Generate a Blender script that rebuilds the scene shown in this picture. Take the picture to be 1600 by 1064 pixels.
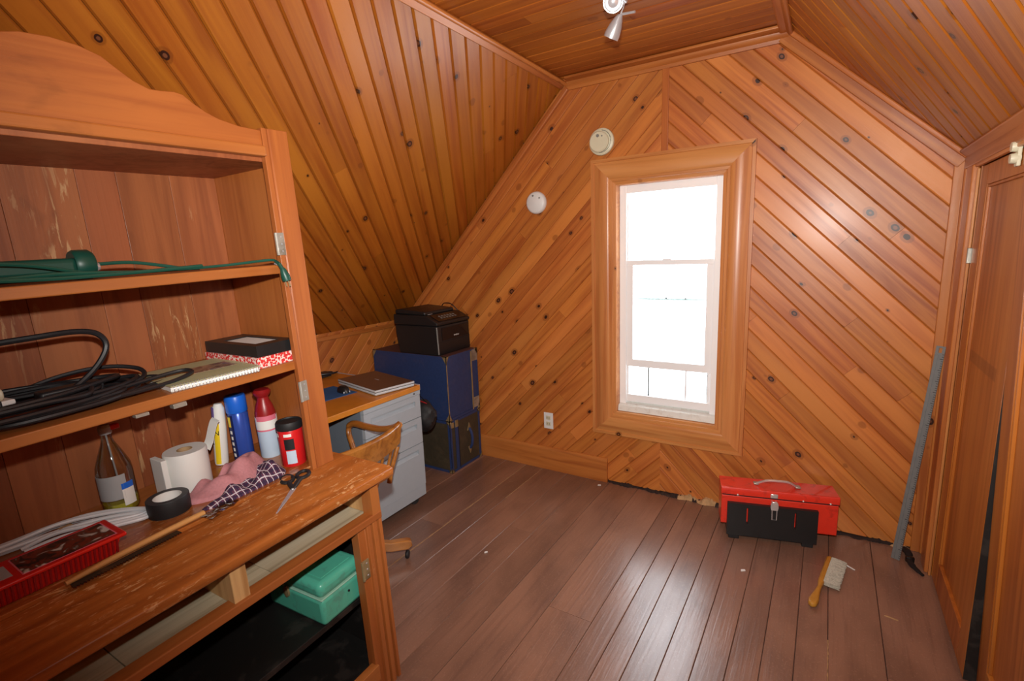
import bpy, bmesh, math, random
from mathutils import Vector, Matrix
R = math.radians
random.seed(7)
for o in list(bpy.data.objects): bpy.data.objects.remove(o)
SC = bpy.context.scene
COL = SC.collection

# ---------------------------------------------------------------- camera
def cam_matrix(yaw, pitch, roll, loc):
    f = Vector((-math.sin(yaw)*math.cos(pitch), math.cos(yaw)*math.cos(pitch), math.sin(pitch)))
    rt = Vector((math.cos(yaw), math.sin(yaw), 0)); up = rt.cross(f)
    c, s = math.cos(roll), math.sin(roll)
    r2 = c*rt + s*up; u2 = -s*rt + c*up
    m = Matrix((r2, u2, -f)).transposed().to_4x4(); m.translation = Vector(loc)
    return m
CAM = (0.7587, -2.8644, 1.504)
cd = bpy.data.cameras.new('camera'); cam = bpy.data.objects.new('camera', cd); COL.objects.link(cam)
cd.sensor_width = 36; cd.lens = 779.1/1600*36; cd.clip_start = 0.02
cam.matrix_world = cam_matrix(0.56619, -0.17972, -0.0389, CAM)
SC.camera = cam
# ---------------------------------------------------------------- light
w = bpy.data.worlds.new('overcast_sky'); SC.world = w; w.use_nodes = True
bg = w.node_tree.nodes['Background']; bg.inputs[0].default_value = (.92, .97, 1, 1); bg.inputs[1].default_value = 11.0
fl = bpy.data.lights.new('camera_flash', 'SPOT'); flo = bpy.data.objects.new('camera_flash', fl); COL.objects.link(flo)
fl.energy = 235; fl.color = (1, .96, .90); fl.shadow_soft_size = .02; fl.spot_size = R(140); fl.spot_blend = 1.0
FD = Vector((-.36, .93, .03))
flo.location = Vector(CAM) + Vector((-.02, .03, .155)); flo.rotation_euler = FD.to_track_quat('-Z', 'Y').to_euler()
pl = bpy.data.lights.new('window_daylight', 'AREA'); plo = bpy.data.objects.new('window_daylight', pl); COL.objects.link(plo)
pl.shape = 'RECTANGLE'; pl.size = .58; pl.size_y = 1.38; plo.location = (-.016, .16, 1.165); plo.rotation_euler = (R(-90), 0, 0)
pl.cycles.is_portal = True
SC.view_settings.view_transform = 'Standard'; SC.view_settings.look = 'None'
SC.view_settings.gamma = 1; SC.view_settings.use_curve_mapping = False; SC.view_settings.exposure = 0.0

# ---------------------------------------------------------------- materials
def lin(c): return tuple(((x/255)/12.92 if x/255 <= .04045 else ((x/255+.055)/1.055)**2.4) for x in c)
class NT:
    def __init__(s, name):
        s.m = bpy.data.materials.new(name); s.m.use_nodes = True; s.t = s.m.node_tree; s.b = s.t.nodes['Principled BSDF']
    def n(s, typ, props=None, **inp):
        nd = s.t.nodes.new(typ)
        for k, v in (props or {}).items(): setattr(nd, k, v)
        for k, v in inp.items():
            k = int(k[1:]) if k[0] == 'i' and k[1:].isdigit() else k
            s.set(nd.inputs[k], v)
        return nd
    def set(s, sock, v):
        if hasattr(v, 'is_output'): s.t.links.new(v, sock)
        else:
            if isinstance(v, tuple) and len(v) == 3 and sock.type == 'RGBA': v = (*v, 1)
            sock.default_value = v
    def math(s, op, a, b=0., c=None, clamp=False):
        nd = s.t.nodes.new('ShaderNodeMath'); nd.operation = op; nd.use_clamp = clamp
        s.set(nd.inputs[0], a); s.set(nd.inputs[1], b)
        if c is not None: s.set(nd.inputs[2], c)
        return nd.outputs[0]
    def mix(s, f, a, b, mode='MIX'):
        nd = s.t.nodes.new('ShaderNodeMix'); nd.data_type = 'RGBA'; nd.blend_type = mode
        s.set(nd.inputs[0], f); s.set(nd.inputs[6], a); s.set(nd.inputs[7], b)
        return nd.outputs[2]
    def sm(s, v, lo, hi):
        nd = s.t.nodes.new('ShaderNodeMapRange'); nd.interpolation_type = 'SMOOTHSTEP'
        s.set(nd.inputs[0], v); s.set(nd.inputs[1], lo); s.set(nd.inputs[2], hi); return nd.outputs[0]
    def coords(s, axis='x', rnd=True):
        tc = s.n('ShaderNodeTexCoord'); sep = s.n('ShaderNodeSeparateXYZ', Vector=tc.outputs['Object'])
        o = {'x': (0, 1, 2), 'y': (1, 0, 2), 'z': (2, 0, 1)}[axis]
        oi = s.n('ShaderNodeObjectInfo'); s.rand = oi.outputs['Random']
        off = s.math('MULTIPLY', s.rand, 61.7) if rnd else 0.
        a = s.math('ADD', sep.outputs[o[0]], off); b = s.math('ADD', sep.outputs[o[1]], off); c = s.math('ADD', sep.outputs[o[2]], off)
        s.ax = (a, b, c)
        return s.n('ShaderNodeCombineXYZ', X=a, Y=b, Z=c).outputs[0]
    def scale(s, v, sc): return s.n('ShaderNodeMapping', Vector=v, Scale=sc).outputs[0]
    def noise(s, v, sc, detail=4, dist=0., rough=.5): return s.n('ShaderNodeTexNoise', Vector=v, Scale=sc, Detail=detail, Distortion=dist, Roughness=rough).outputs[0]

def wood(name, base, dark, light=None, rough=.38, knots=.5, axis='x', vary=.35, wear=None, wear_amt=0., coat=.1, grain=1., kscale=11., knotcol=(52, 22, 8), bump=.15, wsc=(9, 26, 26)):
    t = NT(name); v = t.coords(axis)
    base, dark = lin(base), lin(dark); light = lin(light) if light else tuple(min(1, x*1.3) for x in base)
    g = t.noise(t.scale(v, (1.1, 22, 22)), 1.0, 5, 1.2)
    fine = t.noise(t.scale(v, (5, 190, 190)), 1.0, 3)
    tone = t.noise(t.scale(v, (.9, 4, 4)), 1.0, 2)
    c = t.mix(t.sm(g, .35, .72), base, dark)
    c = t.mix(t.math('MULTIPLY', t.sm(fine, .5, .8), .35*grain), c, dark)
    c = t.mix(t.sm(tone, .45, .75), c, light)
    hsv = t.n('ShaderNodeHueSaturation', Color=c)
    r2 = t.math('FRACT', t.math('MULTIPLY', t.rand, 17.31))
    t.set(hsv.inputs['Value'], t.math('MULTIPLY_ADD', t.rand, vary, 1-vary*.5)); t.set(hsv.inputs['Hue'], t.math('MULTIPLY_ADD', r2, .006, .497))
    c = hsv.outputs[0]; hgt = fine
    if knots:
        kv = t.n('ShaderNodeCombineXYZ', X=t.math('MULTIPLY', t.ax[0], .75), Y=t.ax[1], Z=t.math('MULTIPLY', t.rand, 50.)).outputs[0]
        vo = t.n('ShaderNodeTexVoronoi', Vector=kv, Scale=kscale, Randomness=1.)
        sp = t.n('ShaderNodeSeparateColor', Color=vo.outputs['Color'])
        wob = t.math('MULTIPLY_ADD', t.noise(v, 45., 2), .05, -.025)
        d = t.math('ADD', vo.outputs['Distance'], wob)
        rad = t.math('MULTIPLY', t.math('MAXIMUM', t.math('SUBTRACT', sp.outputs[0], 1-knots), 0.), .17/max(knots, .01))
        halo = t.sm(t.math('SUBTRACT', t.math('MULTIPLY', rad, 1.8), d), 0., .05)
        c = t.mix(t.math('MULTIPLY', halo, .5), c, tuple(x*.55 for x in dark))
        core = t.sm(t.math('SUBTRACT', rad, d), 0., .015)
        ring = t.sm(t.math('SUBTRACT', t.math('MULTIPLY', rad, .55), d), 0., .015)
        kc = t.mix(ring, lin(knotcol), tuple(x*.5+.02 for x in dark))
        c = t.mix(core, c, kc)
    if wear:
        wn = t.noise(t.scale(v, wsc), 1.0, 7, .8, .65); wl = t.noise(t.scale(v, (2.2, 3.2, 3.2)), 1.0, 3)
        wm = t.math('MULTIPLY', t.sm(wn, .56, .63), t.sm(wl, .62-wear_amt, .75-wear_amt*.5))
        c = t.mix(wm, c, lin(wear))
        bl = t.sm(t.noise(t.scale(v, (7, 16, 16)), 1.0, 5, .4), .6, .72)
        c = t.mix(t.math('MULTIPLY', bl, .22), c, tuple(x*.3 for x in dark))
    t.set(t.b.inputs['Base Color'], c)
    t.set(t.b.inputs['Roughness'], t.math('MULTIPLY_ADD', g, .15, rough-.07))
    t.b.inputs['Coat Weight'].default_value = coat; t.b.inputs['Coat Roughness'].default_value = .22
    bp = t.n('ShaderNodeBump', Height=hgt, Strength=bump, Distance=.0015); t.set(t.b.inputs['Normal'], bp.outputs[0])
    return t.m
def plain(name, col, rough=.5, metal=0., noise=.12, scale=30., bump=0., spec=.5, alpha=1., trans=0., dirt=None, dirt_amt=.5, dscale=8., rgb=True, coat=0.):
    t = NT(name); v = t.coords('x'); c = lin(col)
    n = t.noise(v, scale, 5); cc = t.mix(t.math('MULTIPLY', t.sm(n, .3, .75), noise), c, tuple(x*.45 for x in c))
    if dirt:
        cc = t.mix(t.math('MULTIPLY', t.sm(t.noise(v, dscale, 6, .5, .62), .52, .66), dirt_amt), cc, lin(dirt))
    t.set(t.b.inputs['Base Color'], cc); t.b.inputs['Roughness'].default_value = rough; t.b.inputs['Metallic'].default_value = metal
    t.b.inputs['Specular IOR Level'].default_value = spec; t.b.inputs['Coat Weight'].default_value = coat
    if trans: t.b.inputs['Transmission Weight'].default_value = trans
    if bump:
        t.set(t.b.inputs['Normal'], t.n('ShaderNodeBump', Height=n, Strength=bump, Distance=.002).outputs[0])
    return t.m
def clear(name, col=(255, 255, 255), gloss=.08):
    t = NT(name); tr = t.n('ShaderNodeBsdfTransparent', Color=lin(col)); gl = t.n('ShaderNodeBsdfGlossy', Roughness=.03)
    lw = t.n('ShaderNodeLayerWeight', Blend=.25)
    mx = t.n('ShaderNodeMixShader', i0=t.math('MULTIPLY_ADD', lw.outputs['Fresnel'], .5, gloss), i1=tr.outputs[0], i2=gl.outputs[0])
    t.t.links.new(mx.outputs[0], t.t.nodes['Material Output'].inputs[0]); return t.m

M = {}
M['pine'] = wood('pine_wall_boards', (196, 118, 52), (162, 84, 32), (206, 130, 62), knots=.85, rough=.42, vary=.26)
M['pine_slope'] = wood('pine_slope_boards', (170, 98, 26), (146, 74, 14), (178, 108, 32), knots=.75, rough=.40, vary=.2)
M['pine_ceil'] = wood('pine_ceiling_boards', (164, 90, 30), (132, 62, 18), (174, 100, 36), knots=.3, rough=.36)
M['trim'] = wood('pine_trim', (188, 112, 52), (156, 82, 34), (198, 124, 62), knots=.12, rough=.36, vary=.15)
M['casing'] = wood('window_casing_wood', (204, 136, 76), (176, 104, 52), (214, 148, 90), knots=.2, rough=.34, vary=.1)
M['door'] = wood('closet_door_wood', (180, 104, 36), (148, 76, 22), (190, 116, 44), knots=.1, rough=.4, axis='z', vary=.1)
M['backing'] = plain('dark_backing', (52, 26, 12), .9)
def floorpaint():
    t = NT('worn_painted_floor'); v = t.coords('x')
    blotch = t.noise(t.scale(v, (2.2, 5, 5)), 1.0, 4, .5); gr = t.noise(t.scale(v, (3, 70, 70)), 1.0, 5, .6); sp = t.noise(v, 140., 3); sc = t.noise(t.scale(v, (6, 30, 30)), 1.0, 8, 1.2, .7)
    c = t.mix(t.sm(blotch, .3, .7), lin((148, 110, 90)), lin((120, 88, 72)))
    c = t.mix(t.math('MULTIPLY', t.sm(gr, .5, .75), .35), c, lin((96, 66, 56)))
    c = t.mix(t.math('MULTIPLY', t.sm(sp, .56, .72), .30), c, lin((176, 140, 120)))
    c = t.mix(t.math('MULTIPLY', t.sm(sc, .62, .72), .35), c, lin((182, 150, 130)))
    h = t.n('ShaderNodeHueSaturation', Color=c); t.set(h.inputs['Value'], t.math('MULTIPLY_ADD', t.rand, .16, .92))
    t.set(t.b.inputs['Base Color'], h.outputs[0])
    t.set(t.b.inputs['Roughness'], t.math('MULTIPLY_ADD', t.math('ADD', gr, blotch), .22, .14)); t.b.inputs['Coat Weight'].default_value = .55; t.b.inputs['Coat Roughness'].default_value = .22
    hh = t.math('ADD', t.math('MULTIPLY', gr, .7), t.math('MULTIPLY', blotch, 2.2))
    t.set(t.b.inputs['Normal'], t.n('ShaderNodeBump', Height=hh, Strength=.55, Distance=.003).outputs[0]); return t.m
M['floor'] = floorpaint()
M['floor_gap'] = plain('floor_gap_dirt', (46, 32, 28), .95, dirt=(92, 74, 62), dirt_amt=.4)
M['cab'] = wood('stained_cabinet_wood', (168, 98, 44), (150, 82, 34), (178, 108, 52), knots=.06, rough=.46, wsc=(16, 60, 60), wear=(216, 160, 112), wear_amt=-.06, axis='z', vary=.1, coat=.1)
M['cab_y'] = wood('stained_cabinet_wood_long', (168, 98, 44), (150, 82, 34), (178, 108, 52), knots=.06, rough=.46, wsc=(16, 60, 60), wear=(216, 160, 112), wear_amt=-.04, axis='y', vary=.1, coat=.1)
M['cab_top'] = wood('worn_worktop_wood', (170, 98, 42), (132, 68, 24), (184, 112, 52), knots=.1, rough=.34, wear=(206, 154, 104), wear_amt=.22, axis='y', vary=.0, coat=.25, wsc=(24, 80, 80))
M['cab_back'] = wood('worn_back_board', (162, 92, 52), (134, 70, 36), (172, 104, 60), knots=.1, rough=.5, wear=(200, 156, 110), wear_amt=.14, axis='z', vary=.12, coat=.05, wsc=(7, 48, 48))
M['bare'] = wood('bare_grey_wood', (196, 182, 152), (150, 134, 106), (214, 204, 178), knots=.1, rough=.75, axis='y', coat=0, vary=.1)
M['bare_x'] = wood('bare_pale_wood', (206, 162, 108), (168, 120, 70), (218, 180, 128), knots=.1, rough=.6, axis='z', coat=0, vary=.1)
M['blackpaint_gapshade'] = plain('black_painted_wood_and_gap_shade', (26, 24, 23), .55, dirt=(66, 60, 56), dirt_amt=.4, dscale=14)  # black cabinet paint, also used for shade painted in at the closet door gap
M['oak'] = wood('oak_chair_wood', (176, 112, 46), (132, 74, 24), (190, 128, 60), knots=0, rough=.3, coat=.4, vary=.05, grain=1.4)
M['white'] = plain('white_paint', (248, 250, 252), .4, noise=.0)
M['oldwhite'] = plain('chipped_white_paint', (226, 226, 220), .55, noise=.1, dirt=(190, 178, 160), dirt_amt=.4, dscale=30)
M['glass'] = clear('window_glass', (250, 253, 255), .03)
M['bottle'] = clear('clear_bottle_plastic', (236, 238, 236), .1)
M['greenrail'] = plain('grey_green_rail', (176, 190, 184), .5)
M['darkrail'] = plain('dark_bar', (96, 98, 96), .5)
M['plastic_w'] = plain('white_plastic', (226, 226, 224), .4, noise=.04)
M['plastic_b'] = plain('cream_plastic', (214, 208, 180), .4, noise=.04)
M['slotgrey'] = plain('grey_plastic', (128, 128, 124), .5)
M['beigeplastic'] = plain('beige_plastic', (206, 198, 170), .4, noise=.04)
M['steel'] = plain('brushed_steel', (204, 206, 210), .32, .55, noise=.2)
M['chrome'] = plain('chrome', (232, 232, 234), .18, .65, noise=.05)
M['brass'] = plain('tarnished_brass', (168, 146, 106), .42, .35, noise=.4, dirt=(70, 58, 40))
M['nickel'] = plain('worn_nickel', (178, 174, 162), .35, .45, noise=.3, dirt=(96, 84, 64))
M['lamp_in'] = plain('lamp_reflector', (235, 235, 240), .2, .6)
M['black'] = plain('black_plastic', (30, 30, 31), .42)
M['black_gloss'] = plain('glossy_black', (18, 17, 18), .18)
M['rubber'] = plain('black_rubber', (28, 28, 30), .6)
M['cordblack'] = plain('black_cord', (32, 32, 35), .45)
M['green'] = plain('dark_green_plastic', (22, 74, 62), .4)
M['greencord'] = plain('green_cord', (26, 80, 66), .4)
M['teal'] = plain('teal_enamel', (88, 188, 162), .32, noise=.08, dirt=(92, 118, 112), dirt_amt=.35, dscale=26, coat=.3)
M['tealedge'] = plain('worn_teal_edge', (158, 204, 184), .4)
M['red'] = plain('red_enamel', (226, 52, 32), .34, noise=.12, dirt=(120, 32, 28), dirt_amt=.35, dscale=20, coat=.3)
M['redplastic'] = plain('red_plastic', (206, 30, 22), .3, noise=.06)
M['redcan'] = plain('red_can_print', (214, 34, 36), .3, noise=.05)
M['redcap'] = plain('dark_red_cap', (150, 28, 30), .35, noise=.05)
M['bluecap'] = plain('bright_blue_plastic', (30, 108, 226), .35, noise=.05)
M['bluecan'] = plain('blue_can_print', (60, 92, 190), .25, .3, noise=.05)
M['navy'] = plain('navy_label', (16, 30, 88), .4)
M['yellow'] = plain('yellow_label', (246, 214, 40), .4, noise=.05)
M['paper'] = plain('white_paper', (238, 238, 234), .7, noise=.03)
M['labelblue'] = plain('pale_blue_label', (196, 216, 236), .5, noise=.1)
M['pinkpaper'] = plain('pink_label', (226, 120, 140), .5, noise=.05)
M['purple'] = plain('purple_tube', (112, 96, 160), .4, noise=.05)
M['cardboard'] = plain('cardboard', (186, 152, 112), .8)
M['steelgrey'] = plain('grey_painted_steel', (166, 176, 184), .45, noise=.05)
M['steelgrey_shade'] = plain('grey_steel_side_shade', (122, 132, 144), .45, noise=.05)  # darker copy of the pedestal grey: shade on its side put into the colour
M['desk'] = plain('honey_desk_laminate', (206, 130, 38), .35, noise=.25, scale=12)
M['bluepad'] = plain('blue_mouse_pad', (40, 92, 150), .8)
M['laptoplid'] = plain('brown_laptop_lid', (104, 78, 62), .35, noise=.1)
M['silver'] = plain('silver_plastic', (196, 202, 206), .35, noise=.04)
M['trunkblue'] = plain('blue_trunk_cloth', (42, 62, 108), .5, noise=.3, scale=60, dirt=(70, 70, 100), dirt_amt=.3, dscale=12)
M['trunkolive'] = plain('dark_olive_trunk', (66, 58, 44), .6, noise=.3, scale=50, dirt=(96, 82, 60), dirt_amt=.3)
M['trunktop'] = plain('worn_brown_trunk_top', (96, 62, 56), .6, noise=.3)
M['bagblack'] = plain('black_nylon', (26, 24, 26), .6, bump=.6, scale=40)
M['amber'] = plain('amber_handle', (196, 140, 52), .4, noise=.3, scale=20)
M['bristle'] = plain('grey_bristle', (190, 184, 168), .9, noise=.5, scale=160, bump=.8)
M['rule'] = plain('grey_aluminium', (120, 121, 120), .5, .15, noise=.2)
M['sage'] = plain('sage_cover', (186, 188, 146), .5, noise=.06)
M['pink'] = plain('pink_towelling', (206, 142, 148), .95, noise=.25, scale=140, bump=.6)
M['ink'] = plain('black_ink', (22, 22, 26), .6)
M['liquid'] = plain('yellow_liquid', (208, 196, 60), .15, noise=.1)
M['greyliner'] = plain('grey_label', (168, 170, 172), .6, noise=.1)
M['wire_white'] = plain('white_cable', (222, 224, 228), .45, noise=.04)
M['sawwood'] = wood('saw_handle_wood', (214, 160, 92), (176, 118, 58), knots=0, axis='y', rough=.5)
M['sawblade'] = plain('dark_blade', (62, 52, 44), .5, .5, dirt=(110, 80, 50))
M['tapeface'] = plain('black_tape_side', (54, 56, 60), .5)
M['crack'] = plain('pale_seam_dirt', (176, 138, 98), .95, noise=.5, scale=60)
M['debris'] = plain('pale_splintered_wood', (196, 156, 110), .9, noise=.5, scale=40, bump=.8)
def plaid():
    t = NT('purple_plaid_cloth'); v = t.coords('x', False)
    def ln(a, f, w): return t.math('LESS_THAN', t.math('FRACT', t.math('MULTIPLY', a, f)), w)
    l = t.math('MAXIMUM', ln(t.ax[0], 52., .13), ln(t.ax[1], 52., .13)); k = t.math('MAXIMUM', ln(t.math('ADD', t.ax[0], .012), 52., .3), ln(t.math('ADD', t.ax[1], .012), 52., .3))
    c = t.mix(k, lin((96, 52, 76)), lin((56, 36, 66))); c = t.mix(l, c, lin((206, 196, 204)))
    t.set(t.b.inputs['Base Color'], c); t.b.inputs['Roughness'].default_value = .9; return t.m
M['plaid'] = plaid()
def speckle(name, a, b, sc, lo=.45, hi=.55):
    t = NT(name); v = t.coords('x'); vo = t.n('ShaderNodeTexVoronoi', Vector=v, Scale=sc)
    c = t.mix(t.sm(vo.outputs['Distance'], lo, hi), lin(a), lin(b)); t.set(t.b.inputs['Base Color'], c); t.b.inputs['Roughness'].default_value = .6; return t.m
M['redprint'] = speckle('red_floral_print', (212, 48, 48), (240, 214, 206), 130, .52, .6)
def photo(name, cols, sc):
    t = NT(name); v = t.coords('x'); n = t.noise(v, sc, 2, .8); r = t.n('ShaderNodeValToRGB', Fac=n); e = r.color_ramp.elements
    e[0].position = .35; e[1].position = .66; e[0].color = (*lin(cols[0]), 1); e[1].color = (*lin(cols[-1]), 1)
    for i, c in enumerate(cols[1:-1]): q = e.new(.35+.31*(i+1)/(len(cols)-1)); q.color = (*lin(c), 1)
    t.set(t.b.inputs['Base Color'], r.outputs[0]); t.b.inputs['Roughness'].default_value = .3; return t.m
M['foodphoto'] = photo('printed_photo_label', [(34, 22, 18), (50, 34, 28), (120, 44, 26), (80, 50, 38), (206, 200, 192)], 26)
M['bookphoto'] = photo('printed_cover_photo', [(92, 74, 70), (120, 96, 84), (168, 140, 112), (90, 92, 110)], 40)

# ---------------------------------------------------------------- mesh helpers
class MB:
    def __init__(s): s.v = []; s.f = []
    def add(s, vs, fs, T=None):
        k = len(s.v); s.v += [tuple(T @ Vector(p)) if T else tuple(p) for p in vs]; s.f += [tuple(i+k for i in f) for f in fs]; return s
    def box(s, a, b, T=None):
        (x0, y0, z0), (x1, y1, z1) = a, b
        return s.add([(x0,y0,z0),(x1,y0,z0),(x1,y1,z0),(x0,y1,z0),(x0,y0,z1),(x1,y0,z1),(x1,y1,z1),(x0,y1,z1)],
              [(0,3,2,1),(4,5,6,7),(0,1,5,4),(1,2,6,5),(2,3,7,6),(3,0,4,7)], T)
    def prism(s, poly, z0, z1, T=None):
        n = len(poly)
        return s.add([(x, y, z0) for x, y in poly]+[(x, y, z1) for x, y in poly],
              [tuple(range(n-1, -1, -1)), tuple(range(n, 2*n))]+[(i, (i+1) % n, n+(i+1) % n, n+i) for i in range(n)], T)
    def lathe(s, prof, n=24, T=None, cap=True):
        vs = []; fs = []
        for r, z in prof:
            for i in range(n): a = 2*math.pi*i/n; vs.append((r*math.cos(a), r*math.sin(a), z))
        for j in range(len(prof)-1):
            for i in range(n): fs.append((j*n+i, j*n+(i+1) % n, (j+1)*n+(i+1) % n, (j+1)*n+i))
        if cap:
            fs.append(tuple(range(n-1, -1, -1))); fs.append(tuple((len(prof)-1)*n+i for i in range(n)))
        return s.add(vs, fs, T)
    def tube(s, pts, r, n=8, closed=False, flat=1.):
        P = [Vector(p) for p in pts]; rr = r if isinstance(r, (list, tuple)) else [r]*len(P)
        vs = []; fs = []; prev = None; m = len(P)
        for i, p in enumerate(P):
            d = (P[(i+1) % m]-P[i-1]) if closed else (P[min(i+1, m-1)]-P[max(i-1, 0)])
            d.normalize()
            if prev is None:
                up = Vector((0, 0, 1)) if abs(d.z) < .9 else Vector((1, 0, 0)); a = d.cross(up).normalized()
            else: a = (prev-d*prev.dot(d)).normalized()
            prev = a; b = a.cross(d)
            for k in range(n):
                t = 2*math.pi*k/n; vs.append(tuple(p+a*math.cos(t)*rr[i]+b*math.sin(t)*rr[i]*flat))
        for j in range(m if closed else m-1):
            for i in range(n):
                j2 = (j+1) % m; fs.append((j*n+i, j*n+(i+1) % n, j2*n+(i+1) % n, j2*n+i))
        if not closed:
            fs.append(tuple(range(n-1, -1, -1))); fs.append(tuple((m-1)*n+i for i in range(n)))
        return s.add(vs, fs)
    def build(s, name, mat, parent=None, bevel=0., smooth=True, seg=2, mw=None, sub=0):
        me = bpy.data.meshes.new(name); me.from_pydata(s.v, [], s.f); me.update()
        bm = bmesh.new(); bm.from_mesh(me); bmesh.ops.recalc_face_normals(bm, faces=bm.faces); bm.to_mesh(me); bm.free()
        o = bpy.data.objects.new(name, me); COL.objects.link(o)
        me.materials.append(M[mat] if isinstance(mat, str) else mat)
        if parent: o.parent = parent
        if mw is not None: o.matrix_local = mw
        if bevel:
            b = o.modifiers.new('bevel', 'BEVEL'); b.width = bevel; b.segments = seg; b.limit_method = 'ANGLE'; b.angle_limit = R(40)
        if sub:
            q = o.modifiers.new('sub', 'SUBSURF'); q.levels = sub; q.render_levels = sub
        if smooth: me.shade_smooth(); 
        if smooth: me.set_sharp_from_angle(angle=R(38))
        return o
def tag(o, label=None, cat=None, group=None, kind=None):
    for k, v in (('label', label), ('category', cat), ('group', group), ('kind', kind)):
        if v: o[k] = v
    return o
def thing(name, label, cat, loc=(0, 0, 0), rz=0, group=None, mat=None):
    o = bpy.data.objects.new(name, None); COL.objects.link(o); o.empty_display_size = .1
    m = Matrix.Translation(loc) @ Matrix.Rotation(rz, 4, 'Z')
    o.matrix_world = (mat @ m) if mat is not None else m
    return tag(o, label, cat, group)
def frame(X, Z, o):
    X = Vector(X).normalized(); Z = Vector(Z); Z = (Z-X*Z.dot(X)).normalized(); Y = Z.cross(X)
    m = Matrix((X, Y, Z)).transposed().to_4x4(); m.translation = Vector(o); return m
def along(p, q, roll=None):           # matrix: local z from p to q
    d = Vector(q)-Vector(p); m = d.to_track_quat('Z', 'Y').to_matrix().to_4x4(); m.translation = Vector(p); return m
def catmull(P, n=8, closed=False):
    P = [Vector(p) for p in P]; out = []; m = len(P)
    for i in range(m if closed else m-1):
        a, b, c, d = (P[(i-1) % m] if closed or i else P[0]), P[i], P[(i+1) % m], (P[(i+2) % m] if closed or i+2 < m else P[-1])
        for k in range(n):
            t = k/n; out.append(.5*((2*b)+(c-a)*t+(2*a-5*b+4*c-d)*t*t+(3*b-a-3*c+d)*t**3))
    if not closed: out.append(P[-1])
    return out
def text(body, size, mat, parent, mw, name='lettering', ext=.0004):
    cu = bpy.data.curves.new(name, 'FONT'); cu.body = body; cu.size = size; cu.extrude = ext; cu.align_x = 'CENTER'; cu.align_y = 'CENTER'; cu.resolution_u = 2
    ob = bpy.data.objects.new(name, cu); me = bpy.data.meshes.new_from_object(ob); bpy.data.objects.remove(ob); bpy.data.curves.remove(cu)
    o = bpy.data.objects.new(name, me); COL.objects.link(o); me.materials.clear(); me.materials.append(M[mat]); o.parent = parent; o.matrix_local = mw; return o

# ---------------------------------------------------------------- boards clipped to a region
def clip(poly, a, b, c):               # keep a*x+b*y<=c
    out = []
    for i in range(len(poly)):
        p, q = poly[i], poly[(i+1) % len(poly)]; dp, dq = a*p[0]+b*p[1]-c, a*q[0]+b*q[1]-c
        if dp <= 1e-9: out.append(p)
        if (dp < -1e-9 and dq > 1e-9) or (dp > 1e-9 and dq < -1e-9):
            t = dp/(dp-dq); out.append((p[0]+(q[0]-p[0])*t, p[1]+(q[1]-p[1])*t))
    return out
def clip_poly(poly, reg):
    A = sum(reg[i][0]*reg[(i+1) % len(reg)][1]-reg[(i+1) % len(reg)][0]*reg[i][1] for i in range(len(reg)))
    r = reg if A > 0 else reg[::-1]
    for i in range(len(r)):
        p, q = r[i], r[(i+1) % len(r)]; a, b = q[1]-p[1], -(q[0]-p[0])
        poly = clip(poly, a, b, a*p[0]+b*p[1])
        if len(poly) < 3: return []
    return poly
def area(p): return abs(sum(p[i][0]*p[(i+1) % len(p)][1]-p[(i+1) % len(p)][0]*p[i][1] for i in range(len(p))))/2
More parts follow.
